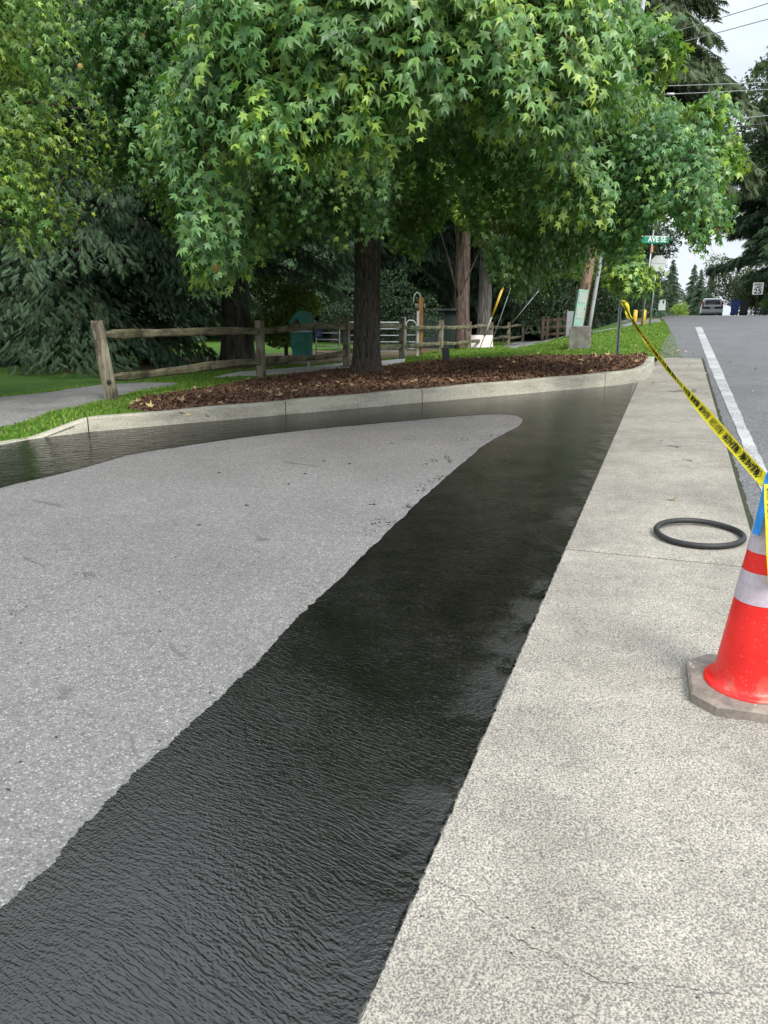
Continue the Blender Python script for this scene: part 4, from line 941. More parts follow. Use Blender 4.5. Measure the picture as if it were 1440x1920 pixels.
def rail(p, q, h=.13, t=.07):
    b = MB(); V = []; n = 22; p, q = Vector(p), Vector(q); u_ = (q - p); Ln = u_.length; bow = random.uniform(-.03, .03)
    ph = random.uniform(0, 6)
    for i in range(n + 1):
        s = i / n; x = Ln * s; hz = h * (1 + .10 * math.sin(s * 9 + ph) + random.uniform(-.05, .05)) * (.55 if i in (0, n) else 1); zc = bow * math.sin(s * math.pi) * 2 + .012 * math.sin(s * 7 + ph)
        for a, b_ in ((-.5, -.35), (-.2, -.5), (.3, -.5), (.5, -.2), (.5, .35), (.25, .5), (-.3, .5), (-.5, .2)):
            V.append((x, a * t + random.uniform(-.004, .004), zc + b_ * hz + random.uniform(-.004, .004)))
    F = [(i * 8 + k, i * 8 + (k + 1) % 8, (i + 1) * 8 + (k + 1) % 8, (i + 1) * 8 + k) for i in range(n) for k in range(8)] + [tuple(range(7, -1, -1)), tuple(n * 8 + k for k in range(8))]
    b.add(V, F); o = b.build('rail', 'old_rail', fence); o.location = p - posts[0]
    o.rotation_euler = u_.to_track_quat('X', 'Z').to_euler(); return o
fdir = math.atan2(posts[1].y - posts[0].y, posts[1].x - posts[0].x)
HP = [1.10, 1.10, 1.20, 1.22, 1.15, 1.12, 1.1, 1.1, 1.1]
# near end post: wide, tapered, leaning, hollow knot hole
b = irregular_post(.20, .17, 1.10, .02, (-.105, .02), .80); o = b.build('post', 'old_post', fence); o.rotation_euler = (0, 0, R(20)); o['label'] = 'wide leaning end post with a dark knot hole'
kn = MB(); kn.lathe([(.001, 0), (.026, 0), (.032, .012), (.02, .016), (.001, .016)], 14); ko = kn.build('knot_hole', 'black_rubber', o); ko.location = (-.02, -.092, .27); ko.rotation_euler = (R(90), 0, 0)
for k, p in enumerate(posts[1:], 1):
    o = irregular_post(.15, .15, HP[k], .03, (random.uniform(-.03, .03), 0), .95).build('post', 'old_post', fence); o.location = p - posts[0]; o.rotation_euler = (0, 0, fdir + random.uniform(-.1, .1))
for k in range(8):
    a, b_ = posts[k], posts[k + 1]
    for f_ in (.80, .30):
        za = a.z + f_ * HP[k] + random.uniform(-.02, .02); zb = b_.z + f_ * HP[k + 1] + random.uniform(-.02, .02)
        e = (b_ - a).normalized() * .10; lx = -.105 * f_ * 1.1 if k == 0 else 0
        rail((a.x - e.x + lx + (.10 if k == 0 else 0), a.y - e.y + (.12 if k == 0 else 0), za), (b_.x + e.x, b_.y + e.y, zb))
# corner return to the right
q0 = posts[8]; q1 = q0 + Vector((2.2, .6, 0)); q1.z = landxy(q1.x, q1.y)
o = irregular_post(.15, .15, 1.15, .03).build('post', 'old_post', fence); o.location = q1 - posts[0]
for f_ in (.8, .4): rail(q0 + Vector((0, 0, f_ * 1.1)), q1 + Vector((0, 0, f_ * 1.1)))

# dark brown fence on the right
bf_p = [L3(1018, 618), None]; base = D3(1018, 31); bf = thing('rail_fence', base, 'dark brown three-rail fence section left of the concrete block', 'fence')
px_ = [0, .30, 1.55 * .55, 1.25]
xs_ = [at(u, 605, 31).x - base.x for u in (1018, 1027, 1047, 1064)]
for x_ in xs_:
    irregular_post(.11, .11, .95, .03).build('post', 'brown_wood', bf).location = (x_, .2 * x_, 0)
for z_ in (.25, .52, .80):
    b = MB(); b.box(0, xs_[-1], -.03, .03, -.05, .05, .01); o = b.build('rail', 'brown_wood', bf); o.location = (0, 0, z_); o.rotation_euler = (0, R(-3), math.atan(.2))
gp = thing('panel_fence', D3(1064, 30), 'short grey solid fence panel beside the mint-green pole cabinet', 'fence')
MB().box(0, .30, -.02, .02, .05, .95).build('panel', 'galvanised', gp); MB().box(-.04, .0, -.03, .03, 0, 1.0).build('post', 'galvanised', gp); MB().box(.302, .34, -.03, .03, 0, 1.0).build('post', 'galvanised', gp)

# ------------------------------------------------------------------ white gates
def gate(u0, u1, Y, h, nr_, label, curved=False, post=True):
    a = D3(u0, Y); b_ = D3(u1, Y); w_ = b_.x - a.x; t = thing('tube_gate', a, label, 'gate', group='white tubular gates across the park path')
    f = MB(); 
    if curved: f.tube([(0, 0, .15), (0, 0, h - .1), (.04, 0, h - .02), (w_ * .3, 0, h + .03), (w_ * .7, 0, h + .02), (w_, 0, h - .1), (w_, 0, .15)], .022, 8)
    else: f.tube([(0, 0, .15), (0, 0, h), (w_, 0, h), (w_, 0, .15), (0, 0, .15)], .024, 8)
    f.build('frame', 'white_metal', t)
    for i in range(nr_):
        z = .25 + (h - .25) * i / nr_; MB().tube([(.03, 0, z), (w_ - .03, 0, z)], .018, 6).build('bar', 'white_metal', t)
    return t
gate(655, 752, 25.5, 1.08, 4, 'wide white tubular gate behind the big trunk')
gate(592, 636, 22.0, .98, 4, 'white tubular gate with a blue sign, left of the big trunk')
gate(761, 781, 25.2, 1.12, 4, 'narrow white gate with arched top next to the orange wooden post', True)
def white_post(u, Y, w_, h, lab):
    t = thing('gate_post', D3(u, Y), lab, 'post', group='white posts holding the gates')
    MB().box(-w_ / 2, w_ / 2, -w_ / 2, w_ / 2, -.1, h, .008).build('shaft', 'white_metal', t); MB().box(-w_ / 2 - .006, w_ / 2 + .006, -w_ / 2 - .006, w_ / 2 + .006, h + .001, h + .025, .006).build('cap', 'white_metal', t)
white_post(757, 24.8, .14, 1.22, 'thick square white gate post left of the orange wooden post'); white_post(783.5, 25.2, .075, 1.42, 'thin white gate post touching the orange wooden post')
sg = thing('access_sign', D3(598, 21.9) + Vector((0, -.08, .78)), 'small blue sign with white symbol on the left gate', 'sign')
MB().box(-.085, .085, -.004, .004, -.10, .10, .004).build('plate', 'sign_blue', sg)
b = MB(); b.tube([(-.01, -.007, .05), (-.01, -.007, 0), (.03, -.007, 0), (.04, -.007, -.04)], .007, 6); b.tube([(-.025 + .035 * math.cos(a), -.007, -.02 + .035 * math.sin(a)) for a in np.linspace(1.6, 6, 12)], .006, 6); b.lathe([(.001, 0), (.013, 0), (.013, .004), (.001, .004)], 10)
b.v[-40:] = [(-.01 + x, -.008 - z, .065 + y) for x, y, z in b.v[-40:]]; b.build('symbol', 'sign_white', sg)

# orange post with grey rolls and hook
op = thing('wooden_post', D3(789, 25.6), 'orange-brown wooden post topped by grey ribbed drums and a curved hook', 'post')
op.scale = (1.16,) * 3
MB().box(-.06, .06, -.06, .06, -.1, 1.62, .008).build('shaft', 'orange_wood', op)
for s in (-1, 1):
    b = MB()
    b.tube([(s * (.065 + .018 * i), 0, 1.36) for i in range(7 if s < 0 else 4)], [.10 if i % 2 else .085 for i in range(7 if s < 0 else 4)], 14); b.build('drum', 'stone', op)
b = MB(); b.tube([(0, -.02, 1.6), (-.05, -.02, 1.72), (-.12, -.02, 1.76), (-.19, -.02, 1.68), (-.22, -.02, 1.55), (-.20, -.02, 1.47)], .013, 8); b.build('hook', 'pedestal_green', op)

# green waste bin on a pole
gb = thing('waste_station', D3(577, 17.6), 'green plastic pet waste bin with slanted hood on a steel pole', 'bin', rz=R(-8))
MB().box(-.03, .03, -.02, .02, -.2, .55, .004).build('pole', 'galvanised', gb)
b = MB(); V = []
for z, s in ((.30, .84), (.36, .92), (.86, 1.0)):
    for x, y in ((-.27, -.19), (.06, -.22), (.16, -.12), (.16, .15), (-.27, .17)): V.append((x * s - .08 - .03 * (z - .3), y * s, z))
F = [(i * 5 + k, i * 5 + (k + 1) % 5, (i + 1) * 5 + (k + 1) % 5, (i + 1) * 5 + k) for i in range(2) for k in range(5)] + [(4, 3, 2, 1, 0), (10, 11, 12, 13, 14)]
b.add(V, F).build('body', 'green_plastic', gb)
b = MB()
for x0 in (-.30, -.20, -.08):
    b.tube([(x0, -.222, .50), (x0 + .05, -.228, .60), (x0 + .12, -.226, .66)], .006, 5)
b.build('ribs', 'green_plastic', gb)
b = MB(); 
hood = [(-.38, .915), (.06, .915), (.06, 1.30), (-.10, 1.34), (-.20, 1.31), (-.37, 1.10)]; b.prism(hood, -.19, .17); b.build('hood', 'green_plastic', gb)
ho = MB().lathe([(.001, 0), (.075, 0), (.075, .012), (.001, .012)], 18).build('opening', 'black_rubber', gb); ho.location = (-.22, -.188, 1.08); ho.rotation_euler = (R(90), 0, 0)
MB().box(-.385, .075, -.222, .175, .865, .912, .006).build('band', 'galvanised', gb)

# landscape light in the mulch
ul = thing('landscape_light', L3(838, 679), 'small dark grey box light tilted in the mulch right of the trunk', 'light')
rot = Matrix.Rotation(R(-9), 4, 'Y'); 
MB().box(-.085, .085, -.07, .07, .02, .34, .01, rot).build('housing', 'dark_metal', ul); MB().box(-.095, .09, -.08, .08, .341, .365, .006, rot).build('cap', 'post_steel', ul); MB().box(-.05, .05, -.04, .04, -.06, .02).build('stake', 'dark_metal', ul)

# concrete block with pole cabinet
cb = L3(1086, 654)
blk = thing('concrete_block', cb, 'squat grey concrete light-pole foundation standing in the lawn', 'concrete block', rz=R(-14))
MB().box(-.27, .27, -.27, .27, -.15, .50, .02).build('body', 'cast_concrete', blk); MB().box(-.24, .24, -.24, .24, .501, .56, .018).build('top', 'cast_concrete', blk)
MB().box(.272, .30, -.05, .06, .28, .42, .006).build('lug', 'dark_metal', blk)
pc = thing('pole_cabinet', cb + Vector((.06, .75, 0)), 'tall mint-green cabinet rising behind the concrete block', 'utility cabinet')
rl = Matrix.Rotation(R(6), 4, 'Y')
MB().box(-.145, .105, -.10, .10, -.1, 1.48, .015, rl).build('body', 'mint_paint', pc); b = MB(); 
for z0_, z1_ in ((.75, 1.05), (1.15, 1.40)): b.box(-.11, .07, -.108, -.102, z0_, z1_, .002, rl)
b.build('plate', 'pedestal_green', pc); MB().box(.06, .075, -.115, -.102, .98, 1.03, .002, rl).build('handle', 'dark_metal', pc)
up_ = thing('utility_pole', Vector((at(1079, 605, 21.5).x, 21.5, cb.z)), 'leaning wooden utility pole with a grey conduit behind the mint-green cabinet', 'utility pole')
top = at(1195, 0, 21.5); tv = (top - up_.location); tv = tv / tv.z
MB().tube([tuple(tv * z) for z in (-.3, 1, 3, 6, 9, 10.6)], [.16, .15, .14, .125, .11, .10], 16, jit=.02).build('shaft', 'pole_wood', up_)
MB().tube([tuple(tv * z + Vector((.30 - .02 * z, -.12, 0))) for z in (-.1, 1, 3, 5, 7, 9)], .055, 12).build('conduit', 'grey_pipe', up_)
b = MB(); b.box(-1.1, 1.1, -.06, .06, -.06, .06, .01, Matrix.Rotation(R(15), 4, 'Z'), tuple(tv * 9.9)); b.build('crossarm', 'pole_wood', up_)

# guy wires with a yellow guard
def guy(name, ub, vb, ut, vt, Y, lab, guard):
    a = at(ub, vb, Y); bb = at(ut, vt, Y); t = thing('guy_wire', a, lab, 'guy wire', group='guy wires of the leaning utility pole'); dv = bb - a
    MB().tube([(0, 0, 0), tuple(dv)], .012, 6).build('cable', 'pale_cable', t)
    if guard: MB().tube([tuple(dv * guard[0]), tuple(dv * guard[1])], .035, 10).build('guard', 'yellow_paint', t); MB().tube([tuple(dv * .16), tuple(dv * (guard[0] - .002))], .028, 8).build('sleeve', 'grey_pipe', t)
guy('g', 899, 655, 958, 500, 24.0, 'guy wire with a yellow plastic guard behind the rail fence', (.40, .75))
guy('g', 919, 650, 972, 500, 24.2, 'bare guy wire just right of the one with the yellow guard', None)
guy('g', 960, 606, 1010, 545, 23.2, 'bare guy wire slanting up to the right above the far fence posts', None)

# ground pedestals and bollards
pd = thing('utility_pedestal', L3(1005, 631), 'pale green utility pedestal behind a yellow bollard, left of the concrete block', 'utility box')
MB().box(-.10, .13, -.10, .10, -.1, .62, .015).build('body', 'pedestal_green', pd); MB().box(-.115, .145, -.115, .115, .621, .68, .018).build('cap', 'pedestal_green', pd)
def bollard(u, v, h, r, lab, lean=0):
    t = thing('bollard', L3(u, v), lab, 'bollard', group='yellow bollards'); MB().tube([(0, 0, -.1), (lean * h, 0, h * .5), (lean * h * 1.4, 0, h)], r, 14).build('shaft', 'yellow_paint', t)
    MB().lathe([(r * 1.01, h + .001), (r * .8, h + .02), (r * .3, h + .03), (.001, h + .031)], 14, cap=False).build('cap', 'yellow_paint', t); return t
bollard(996, 633, .50, .055, 'yellow bollard in front of the pale green pedestal', 0)
bollard(1189, 611, .58, .08, 'left one of two yellow bollards beside the stop sign pole', .02)
bollard(1205, 611, .60, .08, 'right one of two yellow bollards, right of the street name pole', .03)
wb = thing('white_board', D3(903, 33.5), 'low whitish board lying behind the rail fence below the guy wires', 'board'); MB().box(-.52, .52, -.03, .03, .02, .58, .01, Matrix.Rotation(R(-20), 4, 'X')).build('panel', 'light_board', wb)
MB().box(-.40, -.34, .0, .30, 0, .03).build('foot', 'light_board', wb)
sh = thing('shed', D3(812, 33), 'dark green ribbed shed among the trees behind the white gates', 'shed')
b = MB(); b.box(-1.1, 1.1, 0, 1.8, 0, 1.55)
for i in range(15): b.box(-1.08 + i * .15, -1.03 + i * .15, -.02, -.001, 0, 1.5)
b.build('wall', 'shed_green', sh); MB().box(-1.25, 1.25, -.2, 2, 1.56, 1.64, .01).build('roof', 'dark_metal', sh)
for i, (u, v, s) in enumerate([(975, 634, .28), (990, 629, .30), (966, 636, .2)]):
    p = L3(u, v); bm = bmesh.new(); bmesh.ops.create_icosphere(bm, subdivisions=3, radius=s)
    for q in bm.verts: q.co = Vector((q.co.x * 1.3, q.co.y, q.co.z * .7)) * (1 + .12 * math.sin(q.co.x * 14 + i) * math.sin(q.co.y * 11 + i) + random.uniform(-.02, .02))
    me = bpy.data.meshes.new('boulder'); bm.to_mesh(me); bm.free(); me.materials.append(M['stone']); o = bpy.data.objects.new('boulder', me); COL.objects.link(o); o.location = p
    tag(o, ['grey boulder behind the last rail fence posts', 'largest grey boulder, nearest the yellow bollard', 'smallest boulder at the left of the three by the far fence'][i], 'boulder', 'boulders beside the far end of the rail fence')

# ------------------------------------------------------------------ signs
sp_b = L3(1157, 667)
stp = thing('sign_post', sp_b, 'dark steel post at the corner of the mulch bed holding the tape', 'post')
topv = at(1171, 440, sp_b.y) - sp_b
def channel(b, a, c, w_=.045, dpt=.03):
    a, c = Vector(a), Vector(c); V = []
    prof = [(-.5, 0), (-.5, -.15), (-.22, -.15), (-.22, .85), (.22, .85), (.22, -.15), (.5, -.15), (.5, 0), (.30, 0), (.30, 1), (-.30, 1), (-.30, 0)]
    for p in (a, c):
        for x, y in prof: V.append((p.x + x * w_ * 1.6, p.y + y * dpt, p.z))
    n = len(prof); b.add(V, [(i, (i + 1) % n, n + (i + 1) % n, n + i) for i in range(n)]); return b
channel(MB(), (0, 0, -.2), tuple(topv)).build('post', 'post_steel', stp)
tpz = MB(); tpz.box(-.15, .15, -.004, .004, -.23, .23, .004, None, (topv.x, .034, topv.z + .1)); tpz.build('sign_plate', 'sign_back', stp)
def roundpost(t, h, lean=0, r=.03): return MB().tube([(0, 0, -.2), (lean * h, 0, h)], r, 10).build('pole', 'galvanised', t)
base = D3(1203, 30); ss = thing('street_sign', base, 'green street name sign on a thin grey pole half hidden by leaves', 'sign', 0)
hz = at(1213, 450, 30).z - base.z; roundpost(ss, hz + .35, .05)
MB().box(-.50, .60, -.006, .006, hz - .12, hz + .14, .004).build('sign_plate', 'sign_green', ss)
bl = [o for o in COL.objects if o.parent == ss and o.name.startswith('sign_plate')][0]; bl.location = (.05 * hz, -.04, 0)
text_mesh('AVE SE', .27, 'lettering', 'sign_white', ss, (.05 * hz + .16, -.052, hz + .01), (R(90), 0, 0), .006, .84)
MB().box(-.55, .62, -.0075, -.0062, hz + .125, hz + .14).build('border', 'sign_white', ss).location = (.05 * hz, -.04, 0)
MB().box(-.05, .05, -.045, -.034, hz - .45, hz - .2, .02).build('orange_label', 'orange_label', ss).location = (.05 * hz, 0, 0)
base = D3(1218, 30.5); st = thing('stop_sign', base, 'grey back of an octagonal stop sign on a thin pole', 'sign'); hz = at(1229, 494, 30.5).z - base.z; roundpost(st, hz + .2, .04)
b = MB(); b.prism([(.31 * math.cos(R(22.5 + 45 * i)), .31 * math.sin(R(22.5 + 45 * i))) for i in range(8)], -.006, .006); o = b.build('sign_plate', 'sign_back', st); o.location = (.04 * hz + .04, -.04, hz)
b = MB(); b.box(-.28, .28, -.012, -.007, -.01, .01); b.build('brace', 'galvanised', o)
ms = thing('small_sign', D3(1238, 43), 'small pale sign with rounded top on a dark green post near the crest', 'sign')
MB().tube([(0, 0, -.1), (0, 0, .85)], .04, 8).build('post', 'green_plastic', ms)
b = MB(); b.prism([(-.19, .40), (.19, .40), (.19, .88), (.13, .96), (-.13, .96), (-.19, .88)], -.06, -.045); b.build('panel', 'pedestal_green', ms)
sl_ = thing('speed_sign', W(4.85, 58), 'white speed limit 25 sign in front of the dark evergreens', 'sign', rz=-AZ)
zc = at(1411, 541, 52.5).z - sl_.location.z
MB().tube([(0, 0, -.2), (0, 0, zc + .4)], .04, 8).build('post', 'brown_wood', sl_); MB().box(-.32, .32, -.055, -.042, zc - .38, zc + .38, .004).build('sign_plate', 'sign_white', sl_)
text_mesh('SPEED', .19, 'lettering', 'black_ink', sl_, (0, -.059, zc + .25), (R(90), 0, 0), .006); text_mesh('LIMIT', .17, 'lettering', 'black_ink', sl_, (0, -.059, zc + .08), (R(90), 0, 0), .006)
text_mesh('25', .44, 'lettering', 'black_ink', sl_, (0, -.059, zc - .18), (R(90), 0, 0), .012, 1.15)

# ------------------------------------------------------------------ car and bins at the crest
car = thing('parked_car', W(2.75, 76, 0), 'white car seen from behind at the crest of the road', 'car', rz=-AZ)
def car_body():
    # rings along y (rear at -2.2), each a rounded section
    ys = [(-2.25, .82, .35, .80), (-2.2, .86, .30, 1.02), (-1.9, .88, .28, 1.02), (2.0, .88, .28, .98), (2.3, .80, .35, .85)]
    b = MB(); V = []; k = 8
    for y, w_, z0_, z1_ in ys:
        for x, z in ((-w_, z0_ + .08), (-w_ + .06, z0_), (w_ - .06, z0_), (w_, z0_ + .08), (w_, z1_ - .1), (w_ - .06, z1_), (-w_ + .06, z1_), (-w_, z1_ - .1)): V.append((x, y, z))
    b.add(V, [(i * k + j, i * k + (j + 1) % k, (i + 1) * k + (j + 1) % k, (i + 1) * k + j) for i in range(len(ys) - 1) for j in range(k)] + [tuple(range(k)), tuple((len(ys) - 1) * k + j for j in range(k))])
    V = []
    for y, w0, w1, z1_ in ((-2.08, .84, .66, 1.50), (-1.5, .84, .68, 1.60), (.2, .84, .68, 1.60), (.9, .84, .66, 1.50)):
        V += [(-w0, y if z1_ == 1.6 else y * 1.03, 1.0), (w0, y if z1_ == 1.6 else y * 1.03, 1.0), (w1, y, z1_), (-w1, y, z1_)]
    b.add(V, [(i * 4 + j, i * 4 + (j + 1) % 4, (i + 1) * 4 + (j + 1) % 4, (i + 1) * 4 + j) for i in range(3) for j in range(4)] + [(0, 1, 2, 3), (12, 13, 14, 15)])
    return b
car_body().build('body', 'car_white', car)
b = MB(); b.add([(-.62, -2.16, 1.06), (.62, -2.16, 1.06), (.54, -2.105, 1.42), (-.54, -2.105, 1.42), (-.62, -2.12, 1.06), (.62, -2.12, 1.06), (.54, -2.07, 1.42), (-.54, -2.07, 1.42)], [(0, 1, 2, 3), (4, 5, 6, 7), (0, 1, 5, 4), (1, 2, 6, 5), (2, 3, 7, 6), (3, 0, 4, 7)]); b.build('rear_window', 'car_glass', car)
for s in (-1, 1):
    MB().box(-.07, .07, -.03, .03, -.16, .30, .02, None, (s * .77, -2.2, 1.0)).build('tail_light', 'car_red', car)
    for y in (-1.4, 1.45):
        w_ = MB().tube([(s * .66, y, .33), (s * .87, y, .33)], .33, 20).build('tyre', 'tyre', car); MB().tube([(s * .871, y, .33), (s * .885, y, .33)], .2, 14).build('rim', 'galvanised', w_)
MB().box(-.84, .84, -2.33, -2.262, .42, .66, .03).build('bumper', 'car_white', car); MB().box(-.80, .80, -2.285, -2.235, .70, .88, .01).build('tailgate_panel', 'dark_metal', car)
MB().box(-.17, .17, -2.30, -2.288, .72, .84).build('number_plate', 'sign_white', car); MB().box(-.82, .82, -2.20, -2.0, .18, .279).build('underbody', 'tyre', car)
bins = 'wheeled bins at the road edge'
for cc_, m_, lab in ((3.75, 'bin_blue', 'dark blue wheeled bin at the right edge of the crest'), (4.35, 'bin_black', 'black wheeled bin right next to the dark blue one')):
    t = thing('wheeled_bin', W(cc_, 61, .02), lab, 'bin', rz=-AZ, group=bins); b = MB()
    b.add([(-.22, -.24, .08), (.22, -.24, .08), (.22, .2, .08), (-.22, .2, .08), (-.29, -.32, .98), (.29, -.32, .98), (.29, .3, .98), (-.29, .3, .98)], [(0, 3, 2, 1), (4, 5, 6, 7), (0, 1, 5, 4), (1, 2, 6, 5), (2, 3, 7, 6), (3, 0, 4, 7)]); b.build('body', m_, t)
    MB().box(-.31, .31, -.34, .34, .985, 1.04, .015).build('lid', m_, t); MB().tube([(-.26, .24, .1), (.26, .24, .1)], .1, 12).build('wheels', 'tyre', t)

# ------------------------------------------------------------------ overhead wires
def wire(pts_px, Ya, Yb, r, lab, m='pale_cable', spl=None):
    (u0, v0), (u1, v1) = pts_px; uu = np.linspace(u0, u1, 2); n = 30
    A_ = at(u0, v0, Ya); B__ = at(u1, v1, Yb); sag = .004 * (B__ - A_).length
    pts = [A_.lerp(B__, i / n) - Vector((0, 0, sag * 4 * (i / n) * (1 - i / n) - 0)) for i in range(n + 1)]
    t = thing('overhead_wire', A_, lab, 'wire', group='overhead wires crossing the sky'); MB().tube([tuple(p - A_) for p in pts], r, 6).build('cable', m, t)
    if spl is not None: p = pts[spl]; q = pts[spl + 1]; d_ = (q - p).normalized() * .09; MB().tube([tuple(p - A_ - d_), tuple(p - A_ + d_)], .028, 8).build('splice', 'white_metal', t)
wire([(1170, 87), (1700, -77)], 21.4, 15, .009, 'topmost overhead wire, rising to the right against the sky', spl=5)
wire([(1165, 108), (1700, -38)], 21.4, 15, .009, 'second overhead wire from the top, with a white splice', spl=7)
wire([(1140, 164), (1700, 142)], 21.4, 19, .009, 'third overhead wire from the top, nearly level')
wire([(1138, 181), (1700, 152)], 21.4, 19, .009, 'fourth overhead wire from the top, nearly level with a white splice', spl=7)
wire([(1130, 248), (1700, 186)], 21.4, 19, .009, 'thin pale wire just above the thick lowest cable')
wire([(1128, 258), (1700, 207)], 21.4, 19, .018, 'thick dark lowest cable crossing the sky', 'dark_cable')

# ------------------------------------------------------------------ rubber ring
rc = hit(1310, 1010); rp_ = MB(); n_, k_ = 64, 14; V = []
for i in range(n_):
    a = 2 * math.pi * i / n_; Rr = .248 + .006 * math.sin(2 * a + 1) ; zz = .019 + .012 * max(0, math.sin(a - .5))
    for j in range(k_):
        q = 2 * math.pi * j / k_; V.append(((Rr + .0175 * math.cos(q)) * math.cos(a), (Rr + .0175 * math.cos(q)) * math.sin(a), zz + .0175 * math.sin(q)))
rp_.add(V, [(i * k_ + j, ((i + 1) % n_) * k_ + j, ((i + 1) % n_) * k_ + (j + 1) % k_, i * k_ + (j + 1) % k_) for i in range(n_) for j in range(k_)], True)
ro = rp_.build('rubber_ring', 'black_rubber'); ro.location = rc + Vector((0, 0, .013)); ro.rotation_euler = (math.atan(G * CA), -math.atan(G * SA), 0)
tag(ro, 'thin black rubber ring lying flat on the concrete sidewalk', 'ring')

# ------------------------------------------------------------------ traffic cone
cp = W(.372, 2.95, .012); cone = thing('traffic_cone', cp, 'red traffic cone with two white bands on a grey octagonal base', 'traffic cone', rz=-AZ)
cone.rotation_euler = (Matrix.Rotation(math.atan(G), 4, 'X').to_euler()); cone.rotation_euler.z = -AZ + R(3)
b = MB(); S = .215; ch = .08
def octo(s, c_, z): return [(-s + c_, -s, z), (s - c_, -s, z), (s, -s + c_, z), (s, s - c_, z), (s - c_, s, z), (-s + c_, s, z), (-s, s - c_, z), (-s, -s + c_, z)]
V = octo(S, ch, 0) + octo(S, ch, .034) + octo(S - .008, ch, .042); F = [tuple(range(7, -1, -1))] + [(i * 8 + j, i * 8 + (j + 1) % 8, (i + 1) * 8 + (j + 1) % 8, (i + 1) * 8 + j) for i in range(2) for j in range(8)] + [tuple(16 + j for j in range(8))]
b.add(V, F).build('base', 'base_rubber', cone)
HC = .845
def cr(z): return .032 + (.132 - .032) * (1 - (z - .05) / (HC - .05))
prof = [(.163, .043), (.162, .050), (.153, .054), (.141, .058), (.135, .066)] + [(cr(z), z) for z in np.linspace(.08, HC, 18)] + [(.026, HC + .004), (.024, HC - .01)]
b = MB(); b.lathe(prof, 56, cap=False); b.build('cone_body', 'cone_body', cone, fix=True)
for z0_, z1_ in ((.385, .500), (.572, .765)):
    b = MB(); V = []; n = 56
    b.lathe([(cr(z) + .0016, z) for z in np.linspace(z0_, z1_, 5)], n, cap=False); b.build('reflective_band', 'reflective_band', cone)
# blue flagging hung over the cone top, plus red and orange ends
Mc = Matrix.Translation(cp) @ cone.rotation_euler.to_matrix().to_4x4()
topc = Mc @ Vector((0, 0, HC))
def strap(name, m, pts, w_, lab, cat, wd=(0, 1, 0), thick=.002, tw=0):
    pts = [Vector(p) for p in pts]; fine = []
    for i in range(len(pts) - 1):
        p0 = pts[max(i - 1, 0)]; p1 = pts[i]; p2 = pts[i + 1]; p3 = pts[min(i + 2, len(pts) - 1)]
        for j in range(8):
            t = j / 8; fine.append(.5 * ((2 * p1) + (p2 - p0) * t + (2 * p0 - 5 * p1 + 4 * p2 - p3) * t * t + (-p0 + 3 * p1 - 3 * p2 + p3) * t ** 3))
    fine.append(pts[-1]); V = []; n = len(fine); wd = Vector(wd)
    for i, p in enumerate(fine):
        t = (fine[min(i + 1, n - 1)] - fine[max(i - 1, 0)]).normalized(); s = (wd - t * wd.dot(t)).normalized(); nn_ = t.cross(s).normalized()
        cr_ = .10 * math.sin(i * .7) * w_
        V += [p - s * w_ / 2 + nn_ * thick, p + nn_ * (thick + cr_), p + s * w_ / 2 + nn_ * thick, p + s * w_ / 2 - nn_ * thick, p + nn_ * (cr_ - thick), p - s * w_ / 2 - nn_ * thick]
    F = [(i * 6 + j, (i + 1) * 6 + j, (i + 1) * 6 + (j + 1) % 6, i * 6 + (j + 1) % 6) for i in range(n - 1) for j in range(6)] + [tuple(range(6)), tuple((n - 1) * 6 + j for j in range(6))]
    o = MB().add([tuple(q) for q in V], F, False).build(name, m); return tag(o, lab, cat)
def rel(x, y, z): return topc + Vector((x, y, z))
strap('blue_flagging', 'blue_tape', [rel(-.066, -.030, -.205), rel(-.056, -.030, -.12), rel(-.047, -.025, -.05), rel(-.034, -.012, .002), rel(-.008, 0, .024), rel(.022, .006, .018), rel(.05, .01, -.05)], .034,
      'bright blue flagging strip draped over the left of the cone top', 'flagging tape', (.25, -1, 0))
strap('red_flagging', 'red_tape', [rel(-.012, -.035, -.07), rel(-.006, -.042, -.02), rel(.015, -.03, .012), rel(.045, -.01, .012), rel(.075, 0, -.03)], .026, 'red flagging strip over the cone top beside the blue one', 'flagging tape', (.5, -1, .2))
strap('orange_flagging', 'orange_tape', [rel(.0, -.045, -.06), rel(.02, -.05, -.02), rel(.05, -.03, -.005), rel(.08, -.01, -.06)], .03, 'orange flagging strip wrapped at the cone top, right side', 'flagging tape', (.3, -1, .4))

